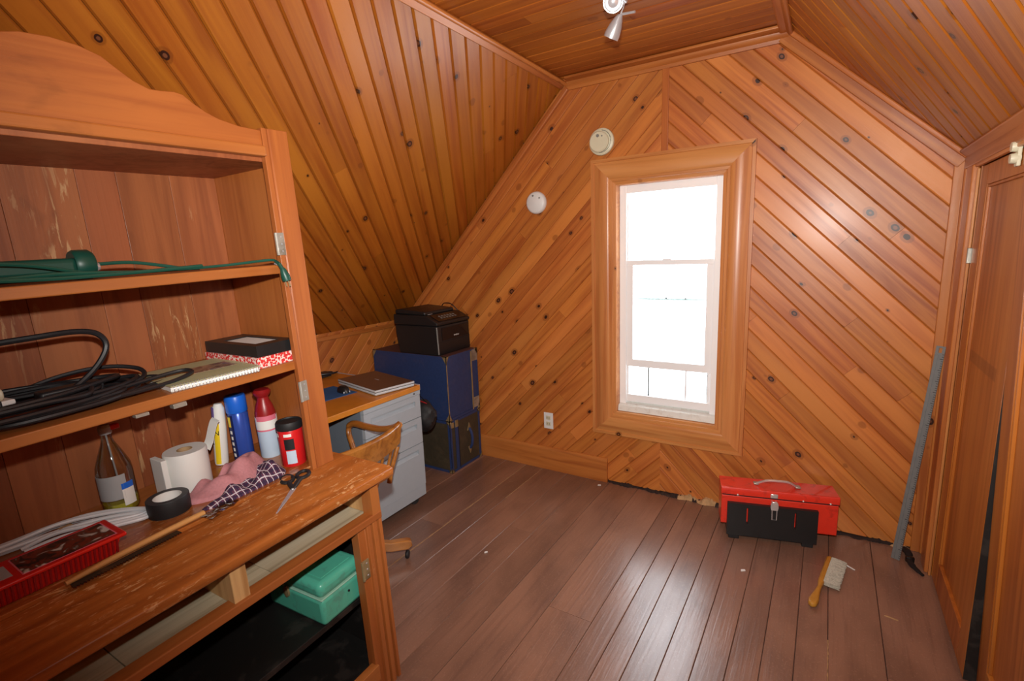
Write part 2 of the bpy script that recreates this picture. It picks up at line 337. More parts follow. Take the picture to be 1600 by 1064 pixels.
def boards(regs, org, U, V, ang, edges, mat, parent, name='board', groove=.0045, depth=.004, gap=.0005, thick=.012, joints=.35, lens=(.7, 1.7), lift=0., jit=0.):
    """regs: convex polygons in (u,v); boards run at angle ang; edges: cross positions of the seams"""
    org, U, V = Vector(org), Vector(U), Vector(V); N = U.cross(V)
    ca, sa = math.cos(ang), math.sin(ang); L = 12
    D = U*ca+V*sa; T = -U*sa+V*ca
    cnt = 0
    for k in range(len(edges)-1):
        t0, t1 = edges[k]+gap, edges[k+1]-gap
        def quad(a, b, s0=-L, s1=L): return [(s*ca-t*sa, s*sa+t*ca) for s, t in ((s0, a), (s1, a), (s1, b), (s0, b))]
        full = [clip_poly(quad(t0, t1), r) for r in regs]
        ss = [x*ca+y*sa for p in full for x, y in p]
        if not ss: continue
        lo, hi = min(ss), max(ss); cuts = [lo-.01]
        if random.random() < joints:
            x = lo+random.uniform(*lens)*random.random()+.15
            while x < hi-.2: cuts.append(x); x += random.uniform(*lens)
        cuts.append(hi+.01)
        for ci in range(len(cuts)-1):
            s0, s1 = cuts[ci]+(.0004 if ci else 0), cuts[ci+1]-(.0004 if ci < len(cuts)-2 else 0)
            pcs = [clip_poly(quad(t0, t1, s0, s1), r) for r in regs]
            idx = [i for i, p in enumerate(pcs) if len(p) > 2 and area(p) > 2e-5]
            groups = []
            for i in idx:                       # join pieces of one board that touch
                hit = [g for g in groups if any(touch(pcs[i], pcs[j]) for j in g)]
                ng = [i]
                for g in hit: ng += g; groups.remove(g)
                groups.append(ng)
            for g in groups:
                sc = [x*ca+y*sa for i in g for x, y in pcs[i]]; sm_, tm = (min(sc)+max(sc))/2, (t0+t1)/2
                bm = bmesh.new(); dz = random.uniform(-jit, jit)
                for a, b, ha, hb in ((t0, t0+groove, -depth, 0), (t0+groove, t1-groove, 0, 0), (t1-groove, t1, 0, -depth)):
                    for i in g:
                        p = clip_poly(quad(a, b, s0, s1), regs[i])
                        if len(p) < 3 or area(p) < 1e-8: continue
                        vs = []
                        for x, y in p:
                            s, t = x*ca+y*sa, -x*sa+y*ca; h = ha+(hb-ha)*(t-a)/(b-a)
                            vs.append(bm.verts.new((s-sm_, t-tm, h+dz+lift)))
                        bm.faces.new(vs)
                bmesh.ops.remove_doubles(bm, verts=bm.verts, dist=2e-5)
                be = [e for e in bm.edges if e.is_boundary]
                ex = bmesh.ops.extrude_edge_only(bm, edges=be)
                for v_ in ex['geom']:
                    if isinstance(v_, bmesh.types.BMVert): v_.co.z = -thick
                bmesh.ops.recalc_face_normals(bm, faces=bm.faces)
                me = bpy.data.meshes.new(name); bm.to_mesh(me); bm.free(); me.materials.append(M[mat])
                up = [f for f in me.polygons if f.area > 1e-5]
                if up and max(up, key=lambda f: f.area).normal.z < 0: me.flip_normals()
                o = bpy.data.objects.new(name, me); COL.objects.link(o); o.parent = parent
                m = Matrix((D, T, N)).transposed().to_4x4(); m.translation = org+D*sm_+T*tm; o.matrix_local = m; cnt += 1
    return cnt
def touch(p, q):
    for i in range(len(p)):
        a, b = Vector(p[i]), Vector(p[(i+1) % len(p)]); d = b-a; l = d.length
        if l < 1e-6: continue
        d /= l
        for j in range(len(q)):
            c, e = Vector(q[j]), Vector(q[(j+1) % len(q)])
            if abs(d.x*(c-a).y-d.y*(c-a).x) < 1e-5 and abs(d.x*(e-a).y-d.y*(e-a).x) < 1e-5:
                x0, x1 = sorted(((c-a).dot(d), (e-a).dot(d)))
                if min(l, x1)-max(0, x0) > 2e-3: return True
    return False
def seams(lo, hi, pitch, phase=0.):
    k = math.floor((lo-phase)/pitch); out = []
    while phase+k*pitch < hi+pitch: out.append(phase+k*pitch); k += 1
    return out
def strip(name, A, B, side, n, w, th, mat='trim', bevel=.003, prof=None, parent=None, kind='structure', ends=(0, 0)):
    """moulding from A to B on a surface with normal n, width w towards side"""
    A, B = Vector(A), Vector(B); X = (B-A).normalized(); S = Vector(side); S = (S-X*S.dot(X)).normalized(); N = Vector(n).normalized()
    L = (B-A).length; mb = MB(); pr = prof or [(0, 0), (w, 0), (w, th), (0, th)]
    k = len(pr); vs = [(-L/2+ends[0]*a, a, b) for a, b in pr]+[(L/2-ends[1]*a, a, b) for a, b in pr]
    mb.add(vs, [tuple(range(k-1, -1, -1)), tuple(range(k, 2*k))]+[(i, (i+1) % k, k+(i+1) % k, k+i) for i in range(k)])
    m = Matrix((X, S, N)).transposed().to_4x4(); m.translation = (A+B)/2
    o = mb.build(name, mat, parent, bevel=bevel, mw=m, smooth=bool(prof))
    if kind and not parent: o['kind'] = kind
    return o

# ================================================================ THE ROOM
XL, XR, XA, XB, H, HR, HL, YB = -2.052, 1.233, -.613, .536, 2.464, 1.816, 1.005, -3.9
PITCH = .0785; TH = .012
def struct(name, mb, mat, **k): o = mb.build(name, mat, smooth=False, **k); o['kind'] = 'structure'; return o
# ---- back wall (window wall)
WX0, WX1, WZ0, WZ1 = -.36, .33, .43, 1.91          # hidden under the casing
mb = MB()
for a, b in (((XL-.1, .0, -.1), (-.335, .1, H+.1)), ((.3, .0, -.1), (XR+.1, .1, H+.1)), ((-.335, .0, -.1), (.3, .1, .46)), ((-.335, .0, 1.88), (.3, .1, H+.1))): mb.box((a[0], a[1]+TH+.001, a[2]), (b[0], b[1]+TH, b[2]))
wall_back = struct('wall_back', mb, 'backing')
XC = -.032
ZB = .012
left = [(XL, ZB), (XC, ZB), (XC, H), (XA, H), (XL, HL)]
right = [(XC, ZB+.006), (XR, ZB), (XR, HR), (XB, H), (XC, H)]
def rect(x0, z0, x1, z1): return [(x0, z0), (x1, z0), (x1, z1), (x0, z1)]
BIG = 9
lr = [clip_poly(left, q) for q in (rect(-BIG, -BIG, WX0, BIG), rect(WX0, -BIG, BIG, WZ0), rect(WX0, WZ1, BIG, BIG))]
rr_ = [clip_poly(right, q) for q in (rect(WX1, -BIG, BIG, BIG), rect(-BIG, -BIG, WX1, WZ0), rect(-BIG, WZ1, WX1, BIG))]
o2 = (0, 0, 0)
# plane (x,z) with normal -y : U=+x, V=+z -> U x V = -y
s2 = math.sqrt(2)
boards(lr, o2, (1, 0, 0), (0, 0, 1), R(45), seams(-.2, 3.4, PITCH, .03), 'pine', wall_back, joints=.45)
boards(rr_, o2, (1, 0, 0), (0, 0, 1), R(-45), seams(-.2, 3.2, PITCH, .0176), 'pine', wall_back, joints=.4)
# ---- left slope
SL = math.hypot(XA-XL, H-HL); dvL = Vector((XL-XA, 0, HL-H)).normalized()
UL = Vector((0, -1, 0)); nL = UL.cross(dvL)      # into the room
mb = MB(); T_ = Matrix((UL, dvL, nL)).transposed().to_4x4(); T_.translation = Vector((XA, 0, H))
mb.box((0, -.06, -.10), (-YB, SL+.06, -TH-.001), T_)
wsl = struct('wall_left_slope', mb, 'backing')
YV = -2.75
boards([[(0, 0), (-YV, 0), (-YV, SL), (0, SL)]], (XA, 0, H), UL, dvL, R(135), seams(-3.6, .1, PITCH, .01), 'pine_slope', wsl, joints=.14, groove=.0065, depth=.009)
# ---- right slope
SR = math.hypot(XR-XB, H-HR); dvR = Vector((XR-XB, 0, HR-H)).normalized()
UR = Vector((0, 1, 0)); nR = UR.cross(dvR)
T_ = Matrix((UR, dvR, nR)).transposed().to_4x4(); T_.translation = Vector((XB, 0, H))
mb = MB(); mb.box((YB, -.06, -.10), (0, SR+.06, -TH-.001), T_)
wsr = struct('wall_right_slope', mb, 'backing')
boards([[(YV, 0), (0, 0), (0, SR), (YV, SR)]], (XB, 0, H), UR, dvR, R(45), seams(-.2, 3., PITCH, .02), 'pine_slope', wsr, joints=.1, groove=.0065, depth=.009)
# ---- ceiling
mb = MB(); mb.box((XA-.05, YB, H+TH+.001), (XB+.05, 0, H+.12)); ceil = struct('ceiling', mb, 'backing')
# normal -z : U=+x, V=-y -> U x V = -z
boards([[(XA, 0), (XB, 0), (XB, -YV), (XA, -YV)]], (0, 0, H), (1, 0, 0), (0, -1, 0), 0, seams(-.05, -YV, PITCH, .0), 'pine_ceil', ceil, joints=.3, lens=(.5, 1.2))
# ---- left knee wall
mb = MB(); mb.box((XL-.12, YB, -.1), (XL-TH-.001, .0, HL+.03)); wl = struct('wall_left', mb, 'backing')
boards([[(YV, ZB), (0, ZB), (0, HL), (YV, HL)]], (XL, 0, 0), (0, 1, 0), (0, 0, 1), R(45), seams(-.1, 2.9, PITCH*.96, .014), 'pine', wl, joints=.1)
# ---- right wall: opening for the closet doors
mb = MB(); mb.box((XR+.002, -.2, -.1), (XR+.10, .0, HR+.06)); mb.box((XR+.002, YB, 1.80), (XR+.10, -.2, HR+.06)); mb.box((XR+.002, YB, -.1), (XR+.10, -1.75, 1.80))
wr = struct('wall_right', mb, 'door')
mb = MB(); mb.box((XR+.5, -1.9, -.1), (XR+.53, -.1, HR+.1)); mb.box((XR+.1, -1.95, -.1), (XR+.53, -1.9, HR+.1)); mb.box((XR+.1, -.1, -.1), (XR+.53, -.05, HR+.1)); mb.box((XR+.1, -1.95, HR+.06), (XR+.53, -.05, HR+.1))
struct('wall_closet', mb, 'blackpaint_gapshade')  # coloured black to stand in for the unlit inside behind the door gap
# ---- rear wall behind the photographer
mb = MB(); mb.box((XL-.1, YB-.1, -.1), (XR+.1, YB, H+.1)); struct('wall_rear', mb, 'pine')
# ---- floor
mb = MB(); mb.box((XL-.1, YB, -.12), (XR+.6, .1, -.008)); flo_ = struct('floor', mb, 'floor_gap')
FS = [XL, -1.9, -1.72, -1.53, -1.33, -1.14, -.972, -.838, -.65, -.50, -.352, -.165, .034, .133, .228, .335, .436, .54, .642, .744, .847, 1.022, XR+.55]
# U=-y?, normal +z : U=+y, V=-x  -> U x V = z ; cross coordinate = -x
boards([[(-3.85, -XR-.55), (-.004, -XR-.55), (-.004, -XL), (-3.85, -XL)]], (0, 0, -.0), (0, 1, 0), (-1, 0, 0), 0, sorted(-x for x in FS), 'floor', flo_, name='plank', groove=.0018, depth=.002, gap=.0008, thick=.01, joints=.5, lens=(1.3, 2.6), jit=.0006)
# pale dirt packed into two worn floor seams, and ragged gap along the foot of the back wall
for nm_, x0, y0_, y1_, wd in (('crack_filler', -.972, -1.75, -.02, .0045), ('crack_filler', -.838, -.5, -.02, .003), ('crack_filler', .847, -1.5, -.85, .003)):
    mb = MB(); n = 60; vs = []; fs = []
    for i in range(n+1):
        y = y0_+(y1_-y0_)*i/n; w_ = wd*random.uniform(.25, 1); xx = x0+random.uniform(-.001, .001)
        vs += [(xx-w_, y, .0006), (xx+w_, y, .0006), (xx+w_, y, -.004), (xx-w_, y, -.004)]
    for i in range(n):
        k = i*4; fs += [(k, k+1, k+5, k+4), (k+1, k+2, k+6, k+5), (k+3, k, k+4, k+7)]
    mb.add(vs, fs); mb.build(nm_, 'crack', flo_, smooth=False)
random.seed(11)
def ragged(name, x0, x1, hlo, hhi, dlo, dhi, mat, step=.007):
    mb = MB(); vs = []; fs = []; n = int((x1-x0)/step); h = hlo; d = dlo
    for i in range(n+1):
        x = x0+(x1-x0)*i/n; e = min(1, min(i, n-i)/4)
        h = min(hhi, max(hlo, h+random.uniform(-1, 1)*(hhi-hlo)*.4)); d = min(dhi, max(dlo, d+random.uniform(-1, 1)*(dhi-dlo)*.4))
        vs += [(x, .004, .0), (x, .004, h*e+.001), (x, -d*.5, (h*e)*random.uniform(.7, 1)+.001), (x, -d, .0005)]
    for i in range(n):
        k = i*4; fs += [(k+1, k+5, k+6, k+2), (k+2, k+6, k+7, k+3), (k, k+4, k+5, k+1)]
    mb.add(vs, fs); o = mb.build(name, mat, smooth=False); o['kind'] = 'structure'; return o
ragged('trim_1', -.36, 1.18, .006, .020, .008, .024, 'floor_gap')
ragged('trim_2', .06, .34, .012, .040, .014, .030, 'debris')
ragged('trim_3', 1.10, 1.18, .010, .030, .012, .03, 'debris')
# ---- mouldings
N_ = (0, -1, 0)
strip('trim_4', (XC-.018, -.0, 1.96), (XC-.018, 0, 2.42), (1, 0, 0), N_, .036, .008)
cove = [(0, 0), (.052, 0), (.052, .012), (.036, .015), (.03, .024), (.012, .03), (.008, .045), (0, .05)]
strip('trim_5', (XA, -.0, H), (XB, 0, H), (0, 0, -1), N_, .05, .02, prof=cove, bevel=0)
strip('trim_6', (XA+.03, -.05, H-.002), (XB-.02, -.05, H-.002), (0, -1, 0), (0, 0, -1), .05, .014, bevel=.004)
strip('trim_7', (XA, -.0, H-.005), (XL, 0, HL-.005), (1, 0, -1), N_, .036, .014)
strip('trim_8', (XA+.0, -.0, H-.03), (XL+.0, 0, HL-.03), (1, 0, -1), N_, .03, .026, bevel=.006)
strip('trim_9', (XB, 0, H), (XR, 0, HR), (-1, 0, -1), N_, .062, .016)
strip('trim_10', (XB+.015, 0, H-.012), (XR, 0, HR), (-1, 0, -1), N_, .022, .028, bevel=.006)
strip('trim_11', (XR, 0, .0), (XR, 0, HR-.02), (-1, 0, 0), N_, .052, .014)
strip('trim_12', (XR, 0, .0), (XR, 0, HR-.02), (-1, 0, 0), N_, .02, .026, bevel=.006)
# along the room
strip('trim_13', (XA, 0, H), (XA, YB, H), dvL, nL, .05, .014)
strip('trim_14', (XA, 0, H), (XA, YB, H), dvL, nL, .022, .028, bevel=.008)
strip('trim_15', (XB, 0, H), (XB, YB, H), dvR, nR, .03, .02, bevel=.008)
strip('trim_16', (XB, 0, H), (XB, YB, H), (-1, 0, 0), (0, 0, -1), .04, .018, bevel=.008)
strip('trim_17', (XR, 0, HR), (XR, YB, HR), -dvR, nR, .045, .018, bevel=.006)
strip('trim_18', (XR, 0, HR), (XR, YB, HR), (0, 0, -1), (-1, 0, 0), .055, .02, bevel=.006)
strip('trim_19', (XL, 0, .985), (XL, YV, .985), (0, 0, -1), (1, 0, 0), .03, .016, bevel=.006)
bbp = [(0, 0), (.16, 0), (.16, .006), (.152, .014), (.14, .018), (0, .018)]
o = strip('baseboard_back', (-1.40, 0, 0), (-.365, 0, 0), (0, 0, 1), N_, .16, .018, prof=bbp, bevel=0)

# ---- window
win = bpy.data.objects.new('window_1', None); COL.objects.link(win); win['kind'] = 'structure'; win.location = (-.016, 0, .48)
wo = Vector(win.location)
IX0, IX1, IZ0, IZ1, CW = -.305, .273, .486, 1.848, .150
cprof = [(0, 0), (0, .012), (.016, .014), (.020, .020), (.034, .021), (.040, .028), (.050, .032), (.075, .034), (.100, .032), (.118, .024), (.130, .020), (.133, .026), (CW, .026), (CW, 0)]
def casing(A, B, side):
    A, B = Vector((A[0], 0, A[1]))-wo, Vector((B[0], 0, B[1]))-wo
    X = (B-A).normalized(); S = Vector(side); Nn = Vector(N_); L = (B-A).length; k = len(cprof); mbb = MB()
    vs = [(-L/2-a, a, b) for a, b in cprof]+[(L/2+a, a, b) for a, b in cprof]
    mbb.add(vs, [tuple(range(k-1, -1, -1)), tuple(range(k, 2*k))]+[(i, (i+1) % k, k+(i+1) % k, k+i) for i in range(k)])
    m = Matrix((X, S, Nn)).transposed().to_4x4(); m.translation = (A+B)/2
    return mbb.build('casing', 'casing', win, mw=m)
casing((IX0, IZ0), (IX1, IZ0), (0, 0, -1)); casing((IX0, IZ1), (IX1, IZ1), (0, 0, 1))
casing((IX0, IZ0), (IX0, IZ1), (-1, 0, 0)); casing((IX1, IZ0), (IX1, IZ1), (1, 0, 0))
def wbox(name, x0, x1, z0, z1, y0, y1, mat, bevel=.002, parent=win, off=None):
    mb = MB(); c = wo if off is None else off
    mb.box((x0-c.x, y0-c.y, z0-c.z), (x1-c.x, y1-c.y, z1-c.z)); return mb.build(name, mat, parent, bevel=bevel, smooth=False)
for a in ((IX0-.03, IX0+.002, IZ0-.03, IZ1+.03), (IX1-.002, IX1+.03, IZ0-.03, IZ1+.03), (IX0, IX1, IZ1-.002, IZ1+.03), (IX0, IX1, IZ0-.03, IZ0)): wbox('jamb', *a, 0.001, .13, 'casing')
FX0, FX1 = -.303, .271
wbox('frame_stile', FX0, -.262, .50, 1.846, .045, .10, 'white'); wbox('frame_stile', .232, FX1, .50, 1.846, .045, .10, 'white')
wbox('frame_head', -.262, .232, 1.80, 1.846, .045, .10, 'white'); wbox('frame_stop', -.262, -.25, 1.41, 1.80, .06, .085, 'white')
wbox('window_pane', -.262, .232, 1.40, 1.81, .084, .087, 'glass', 0)
sash = bpy.data.objects.new('sash', None); COL.objects.link(sash); sash.parent = win; sash.location = (0, .05, .4)
so = wo+Vector((0, .05, .4))
def sb(name, x0, x1, z0, z1, y0, y1, mat): return wbox(name, x0, x1, z0, z1, y0, y1, mat, .002, sash, so)
sb('meeting_rail', -.262, .232, 1.386, 1.414, .05, .08, 'white')
sb('sash_stile', -.262, -.222, .812, 1.386, .05, .08, 'white'); sb('sash_stile', .194, .232, .812, 1.386, .05, .08, 'white')
sb('sash_bottom_rail', -.262, .232, .770, .816, .05, .08, 'white'); sb('window_pane', -.224, .196, .81, 1.39, .062, .065, 'glass')
sb('sash_lift', -.05, .0, 1.412, 1.420, .046, .07, 'white')
wbox('storm_rail', -.262, .232, 1.178, 1.190, .088, .098, 'greenrail')
wbox('storm_latch', -.04, -.03, 1.186, 1.196, .085, .09, 'darkrail'); wbox('storm_latch', .07, .08, 1.186, 1.194, .085, .09, 'darkrail')
wbox('vent_rail', -.262, .232, .545, .592, .05, .09, 'white')
wbox('vent_stile', -.262, -.248, .59, .772, .055, .08, 'white'); wbox('vent_stile', .214, .232, .59, .772, .055, .08, 'white')
wbox('vent_bar', -.131, -.122, .59, .772, .06, .07, 'darkrail'); wbox('vent_bar', .088, .099, .59, .772, .06, .075, 'white'); wbox('vent_edge', .2095, .214, .59, .768, .06, .075, 'darkrail')
wbox('window_pane', -.248, .214, .59, .772, .076, .078, 'glass', 0)
mb = MB(); mb.add([Vector(p)-wo for p in ((FX0, .012, .488), (FX1, .012, .488), (FX1, .11, .488), (FX0, .11, .488), (FX0, .022, .525), (FX1, .022, .525), (FX1, .11, .548), (FX0, .11, .548))], [(0,3,2,1),(4,5,6,7),(0,1,5,4),(1,2,6,5),(2,3,7,6),(3,0,4,7)])
mb.build('window_sill', 'oldwhite', win, bevel=.003, smooth=False)
# ---- closet doors (panel doors), hinged in the right wall
def panel_door(name, yA, yB, z0, z1, tilt, mat='door'):
    """door from yA (far) to yB (near) in the plane x = XR"""
    d = bpy.data.objects.new(name, None); COL.objects.link(d); d['kind'] = 'structure'
    d.matrix_world = Matrix.Translation((XR, (yA+yB)/2, 1.047)) @ Matrix.Rotation(tilt, 4, 'Y') @ Matrix.Translation((0, 0, z0-1.047))
    hw = (yA-yB)/2; h = z1-z0; x0, x1 = 0, .032
    def b(n, ya, yb, za, zb, xa=x0, xb=x1, mt=mat, bev=.003): m = MB(); m.box((xa, yb, za), (xb, ya, zb)); return m.build(n, mt, d, bevel=bev, smooth=False)
    S, RL = .095, .10
    b('door_stile', hw, hw-S, 0, h); b('door_stile', -hw+S, -hw, 0, h); b('door_rail', hw-S, -hw+S, h-.075, h); b('door_rail', hw-S, -hw+S, 0, .12)
    b('door_panel', hw-S+.004, -hw+S-.004, .118, h-.073, .012, .022)
    mb = MB(); mb.box((.003, hw-S-.010, .12), (.014, hw-S, h-.075)); mb.box((.003, -hw+S, .12), (.014, -hw+S+.010, h-.075)); mb.box((.003, -hw+S, h-.085), (.014, hw-S, h-.075))
    mb.build('panel_bead', 'door', d, bevel=.003, smooth=False)
    return d
d1 = panel_door('door_1', -.225, -.838, .012, 1.748, 0)
m = MB(); m.box((.0015, -.004, .0), (.034, .0, 1.736)); m.build('gap_shade_strip', 'blackpaint_gapshade', d1, mw=Matrix.Translation((0, -.3067, 0)), smooth=False)  # black strip added as painted shade in the gap between the doors
d2 = panel_door('door_2', -.844, -1.745, .012, 1.752, R(-1.9))
strip('trim_21', (XR, -.0, 0), (XR, -.0, 1.762), (0, -1, 0), (-1, 0, 0), .085, .012)
strip('trim_22', (XR, -.085, 0), (XR, -.085, 1.762), (0, -1, 0), (-1, 0, 0), .10, .022, bevel=.005)
strip('trim_23', (XR, -.19, 0), (XR, -.19, 1.745), (0, -1, 0), (-1, 0, 0), .016, .010, mat='casing')
strip('trim_24', (XR, -.19, 1.75), (XR, -1.75, 1.75), (0, 0, 1), (-1, 0, 0), .05, .016)
m = MB(); m.box((-.012, -.004, -.03), (.004, .006, .03)); q = m.build('strike_plate', 'nickel', d1, bevel=.002, mw=Matrix.Translation((0, .322, 1.40)), smooth=False)
rc = thing('roller_catch', 'small white roller catch at top of the closet door', 'catch', (XR-.006, -.70, 1.735))
m = MB(); m.lathe([(.0, -.012), (.014, -.012), (.016, 0), (.014, .012), (0, .012)], 16, Matrix.Translation((-.008, 0, .018)) @ Matrix.Rotation(R(90), 4, 'Y'), False); m.build('roller', 'plastic_b', rc)
m = MB(); m.lathe([(.0, -.012), (.014, -.012), (.016, 0), (.014, .012), (0, .012)], 16, Matrix.Translation((-.008, 0, -.016)) @ Matrix.Rotation(R(90), 4, 'Y'), False); m.build('roller', 'plastic_b', rc)
m = MB(); m.box((-.006, -.014, -.04), (.004, .014, .04)); m.build('catch_plate', 'plastic_b', rc, bevel=.003, smooth=False)

# ================================================================ FIXTURES ON WALL AND CEILING
def wallM(x, z, y=0.): return Matrix.Translation((x, y, z)) @ Matrix.Rotation(R(90), 4, 'X')   # local z -> -y
t = thing('smoke_detector', 'cream round smoke detector with ridged rim above the window corner', 'smoke detector', mat=wallM(-.392, 2.096))
m = MB(); m.lathe([(0, 0), (.074, 0), (.076, .006), (.074, .016), (.066, .022), (.0, .022)], 40, cap=False); m.build('base', 'plastic_b', t)
m = MB(); m.lathe([(.0, .020), (.058, .020), (.058, .034), (.052, .040), (0, .041)], 40, Matrix.Translation((-.008, -.002, 0)), False); m.build('cover', 'plastic_b', t)
m = MB(); m.lathe([(0, .036), (.009, .036), (.009, .043), (0, .043)], 16, Matrix.Translation((-.012, .03, 0)), False); m.build('test_button', 'slotgrey', t)
m = MB(); m.lathe([(0, .036), (.004, .036), (.004, .043), (0, .043)], 12, Matrix.Translation((.014, .026, 0)), False); m.build('indicator', 'slotgrey', t)
m = MB()
for i in range(26):
    a = R(-95+i*7.0); m.box((-.002, -.0012, .02), (.002, .0012, .030), Matrix.Rotation(a, 4, 'Z') @ Matrix.Translation((.0605, 0, 0)))
m.build('vent_slots', 'slotgrey', t, smooth=False)
t = thing('smoke_detector', 'white plain-faced smoke detector on the panelling nearer the sloped wall', 'smoke detector', mat=wallM(-.832, 1.791))
m = MB(); m.lathe([(0, 0), (.068, 0), (.070, .008), (.066, .024), (.056, .032), (0, .034)], 40, cap=False); m.build('cover', 'plastic_w', t)
m = MB(); m.lathe([(0, .026), (.006, .026), (.006, .036), (0, .036)], 14, Matrix.Translation((-.012, .042, 0)), False); m.build('test_button', 'slotgrey', t)
m = MB(); m.lathe([(0, .026), (.005, .026), (.005, .036), (0, .036)], 14, Matrix.Translation((.034, .026, 0)), False); m.build('indicator', 'slotgrey', t)
t = thing('wall_outlet', 'white duplex wall outlet on the panelling beside the window', 'outlet', mat=wallM(-.79, .350))
m = MB(); m.box((-.035, -.057, 0), (.035, .057, .006)); m.build('cover_plate', 'plastic_w', t, bevel=.003, smooth=False)
for s in (-1, 1):
    m = MB(); m.box((-.017, s*.021-.014, .004), (.017, s*.021+.014, .0085)); rcp = m.build('receptacle', 'beigeplastic', t, bevel=.003, smooth=False)
    m = MB(); m.box((-.009, s*.021-.006, .0075), (-.006, s*.021+.006, .0092)); m.box((.006, s*.021-.005, .0075), (.009, s*.021+.005, .0092)); m.build('slots', 'ink', rcp, smooth=False)
# ceiling spot fixture
t = thing('ceiling_spotlight', 'brushed metal spotlight fixture with swivel heads on the ceiling', 'light fixture', (.05, -1.06, H))
m = MB(); m.lathe([(0, 0), (.055, 0), (.055, -.012), (.045, -.024), (0, -.026)], 32, cap=False); m.build('canopy', 'steel', t)
m = MB(); m.tube([(0, -.22, -.055), (0, .2, -.055)], .008, 10); m.tube([(0, 0, -.02), (0, 0, -.055)], .009, 10); m.build('bar', 'steel', t)
def spot(neck, mouth, r):
    neck, mouth = Vector(neck), Vector(mouth); L = (mouth-neck).length
    m = MB(); m.lathe([(0, 0), (r*.32, 0), (r*.6, L*.22), (r*.85, L*.5), (r, L*.85), (r*.97, L), (r*.88, L), (r*.8, L*.8), (0, L*.72)], 28, along(neck, mouth), False); h = m.build('spot_head', 'steel', t)
    m = MB(); m.lathe([(0, L*.80), (r*.42, L*.80), (r*.5, L*.9), (r*.3, L*.955), (0, L*.96)], 20, along(neck, mouth), False); m.build('bulb', 'lamp_in', h)
    return h
spot((-.025, .21, -.093), (-.068, .222, -.162), .030)
m = MB(); m.tube([(0, .19, -.055), (-.01, .20, -.075), (-.025, .21, -.095)], .0035, 8); m.tube([(-.024, .21, -.092), (.038, .195, -.104)], .0045, 8); m.build('swivel_rod', 'steel', t)
dc = (Vector(CAM)-Vector((.05, -.99, H-.104))).normalized()
spot(Vector((0, .07, -.104))-dc*.05, Vector((0, .07, -.104))+dc*.022, .036)
m = MB(); m.tube([(0, .07, -.055), (0, .075, -.085)], .0035, 8); m.build('swivel_rod', 'steel', t)

# ================================================================ HUTCH CABINET (leans a little: old sloping floor)
def rotm(l, y, r):
    A = Matrix(((math.cos(l), 0, -math.sin(l)), (0, 1, 0), (math.sin(l), 0, math.cos(l))))
    B = Matrix.Rotation(y, 3, 'Z'); D = Matrix.Rotation(r, 3, 'X'); return B @ D @ A
CM = rotm(.012, .019, .029).to_4x4(); CM.translation = Vector((-.464, -1.779, 0))
CWD = 1.10                      # cabinet width along y (0 .. -1.10)
hut = thing('hutch_cabinet', 'old orange-stained step-back hutch cabinet with open shelves and worn worktop', 'cabinet', mat=CM)
def cb(name, a, b, mat='cab', bevel=.002, parent=None, smooth=False):
    m = MB(); c = Vector(((a[0]+b[0])/2, (a[1]+b[1])/2, (a[2]+b[2])/2)); a2 = Vector(a)-c; b2 = Vector(b)-c
    m.box(tuple(a2), tuple(b2)); return m.build(name, mat, parent or hut, bevel=bevel, smooth=smooth, mw=Matrix.Translation(c))
def zf(x, y): return max(0., -.012*x-.029*y)
HB, HF = -.625, -.207           # hutch back / front
# worktop with rounded nose
m = MB(); prof = [(HB, .764), (.018, .764), (.027, .770), (.030, .782), (.027, .794), (.018, .800), (HB, .800)]
m.prism([(x, z) for x, z in prof], -.025, CWD+.05, Matrix(((1, 0, 0, 0), (0, 0, -1, .025), (0, 1, 0, 0), (0, 0, 0, 1))))
m.build('worktop', 'cab_top', hut, bevel=.002)
cb('hutch_bottom', (HB+.012, -CWD+.012, .800), (HF-.012, -.012, .812), 'cab_top')
# hutch stiles with a bead
def stile(y0, y1, inner):
    m = MB(); d = 1 if inner > y0 else -1
    w_ = abs(y1-y0); pr = [(0, 0), (w_, 0), (w_, .020), (w_-.016, .020), (w_-.018, .017), (w_-.021, .017), (w_-.023, .020), (0, .020)]
    T = Matrix(((0, 1, 0, HF-.020), (1 if inner == y1 and y1 > y0 else -1, 0, 0, y0), (0, 0, 1, 0), (0, 0, 0, 1)))
    m.prism(pr, .800, 1.895, T); return m.build('stile', 'cab', hut, bevel=.0015)
stile(0, -.086, -.086); stile(-CWD, -CWD+.086, -CWD+.086)
cb('side_panel', (HB, -.018, .800), (HF-.020, 0, 1.885)); cb('side_panel', (HB, -CWD, .800), (HF-.020, -CWD+.018, 1.885))
# back boards
random.seed(5); y = -.018
while y > -CWD+.03:
    wd = random.choice((.10, .125, .15, .17)); y2 = max(-CWD+.018, y-wd); cb('back_board', (HB, y2+.0004, .80), (HB+.012, y-.0004, 1.885), 'cab_back', .001); y = y2
cb('hutch_top', (HB, -CWD+.018, 1.800), (HF-.020, -.018, 1.818), 'cab_back')
cb('ledge_rail', (HF-.022, -CWD+.086, 1.812), (HF+.012, -.086, 1.842), 'cab_y', .005)
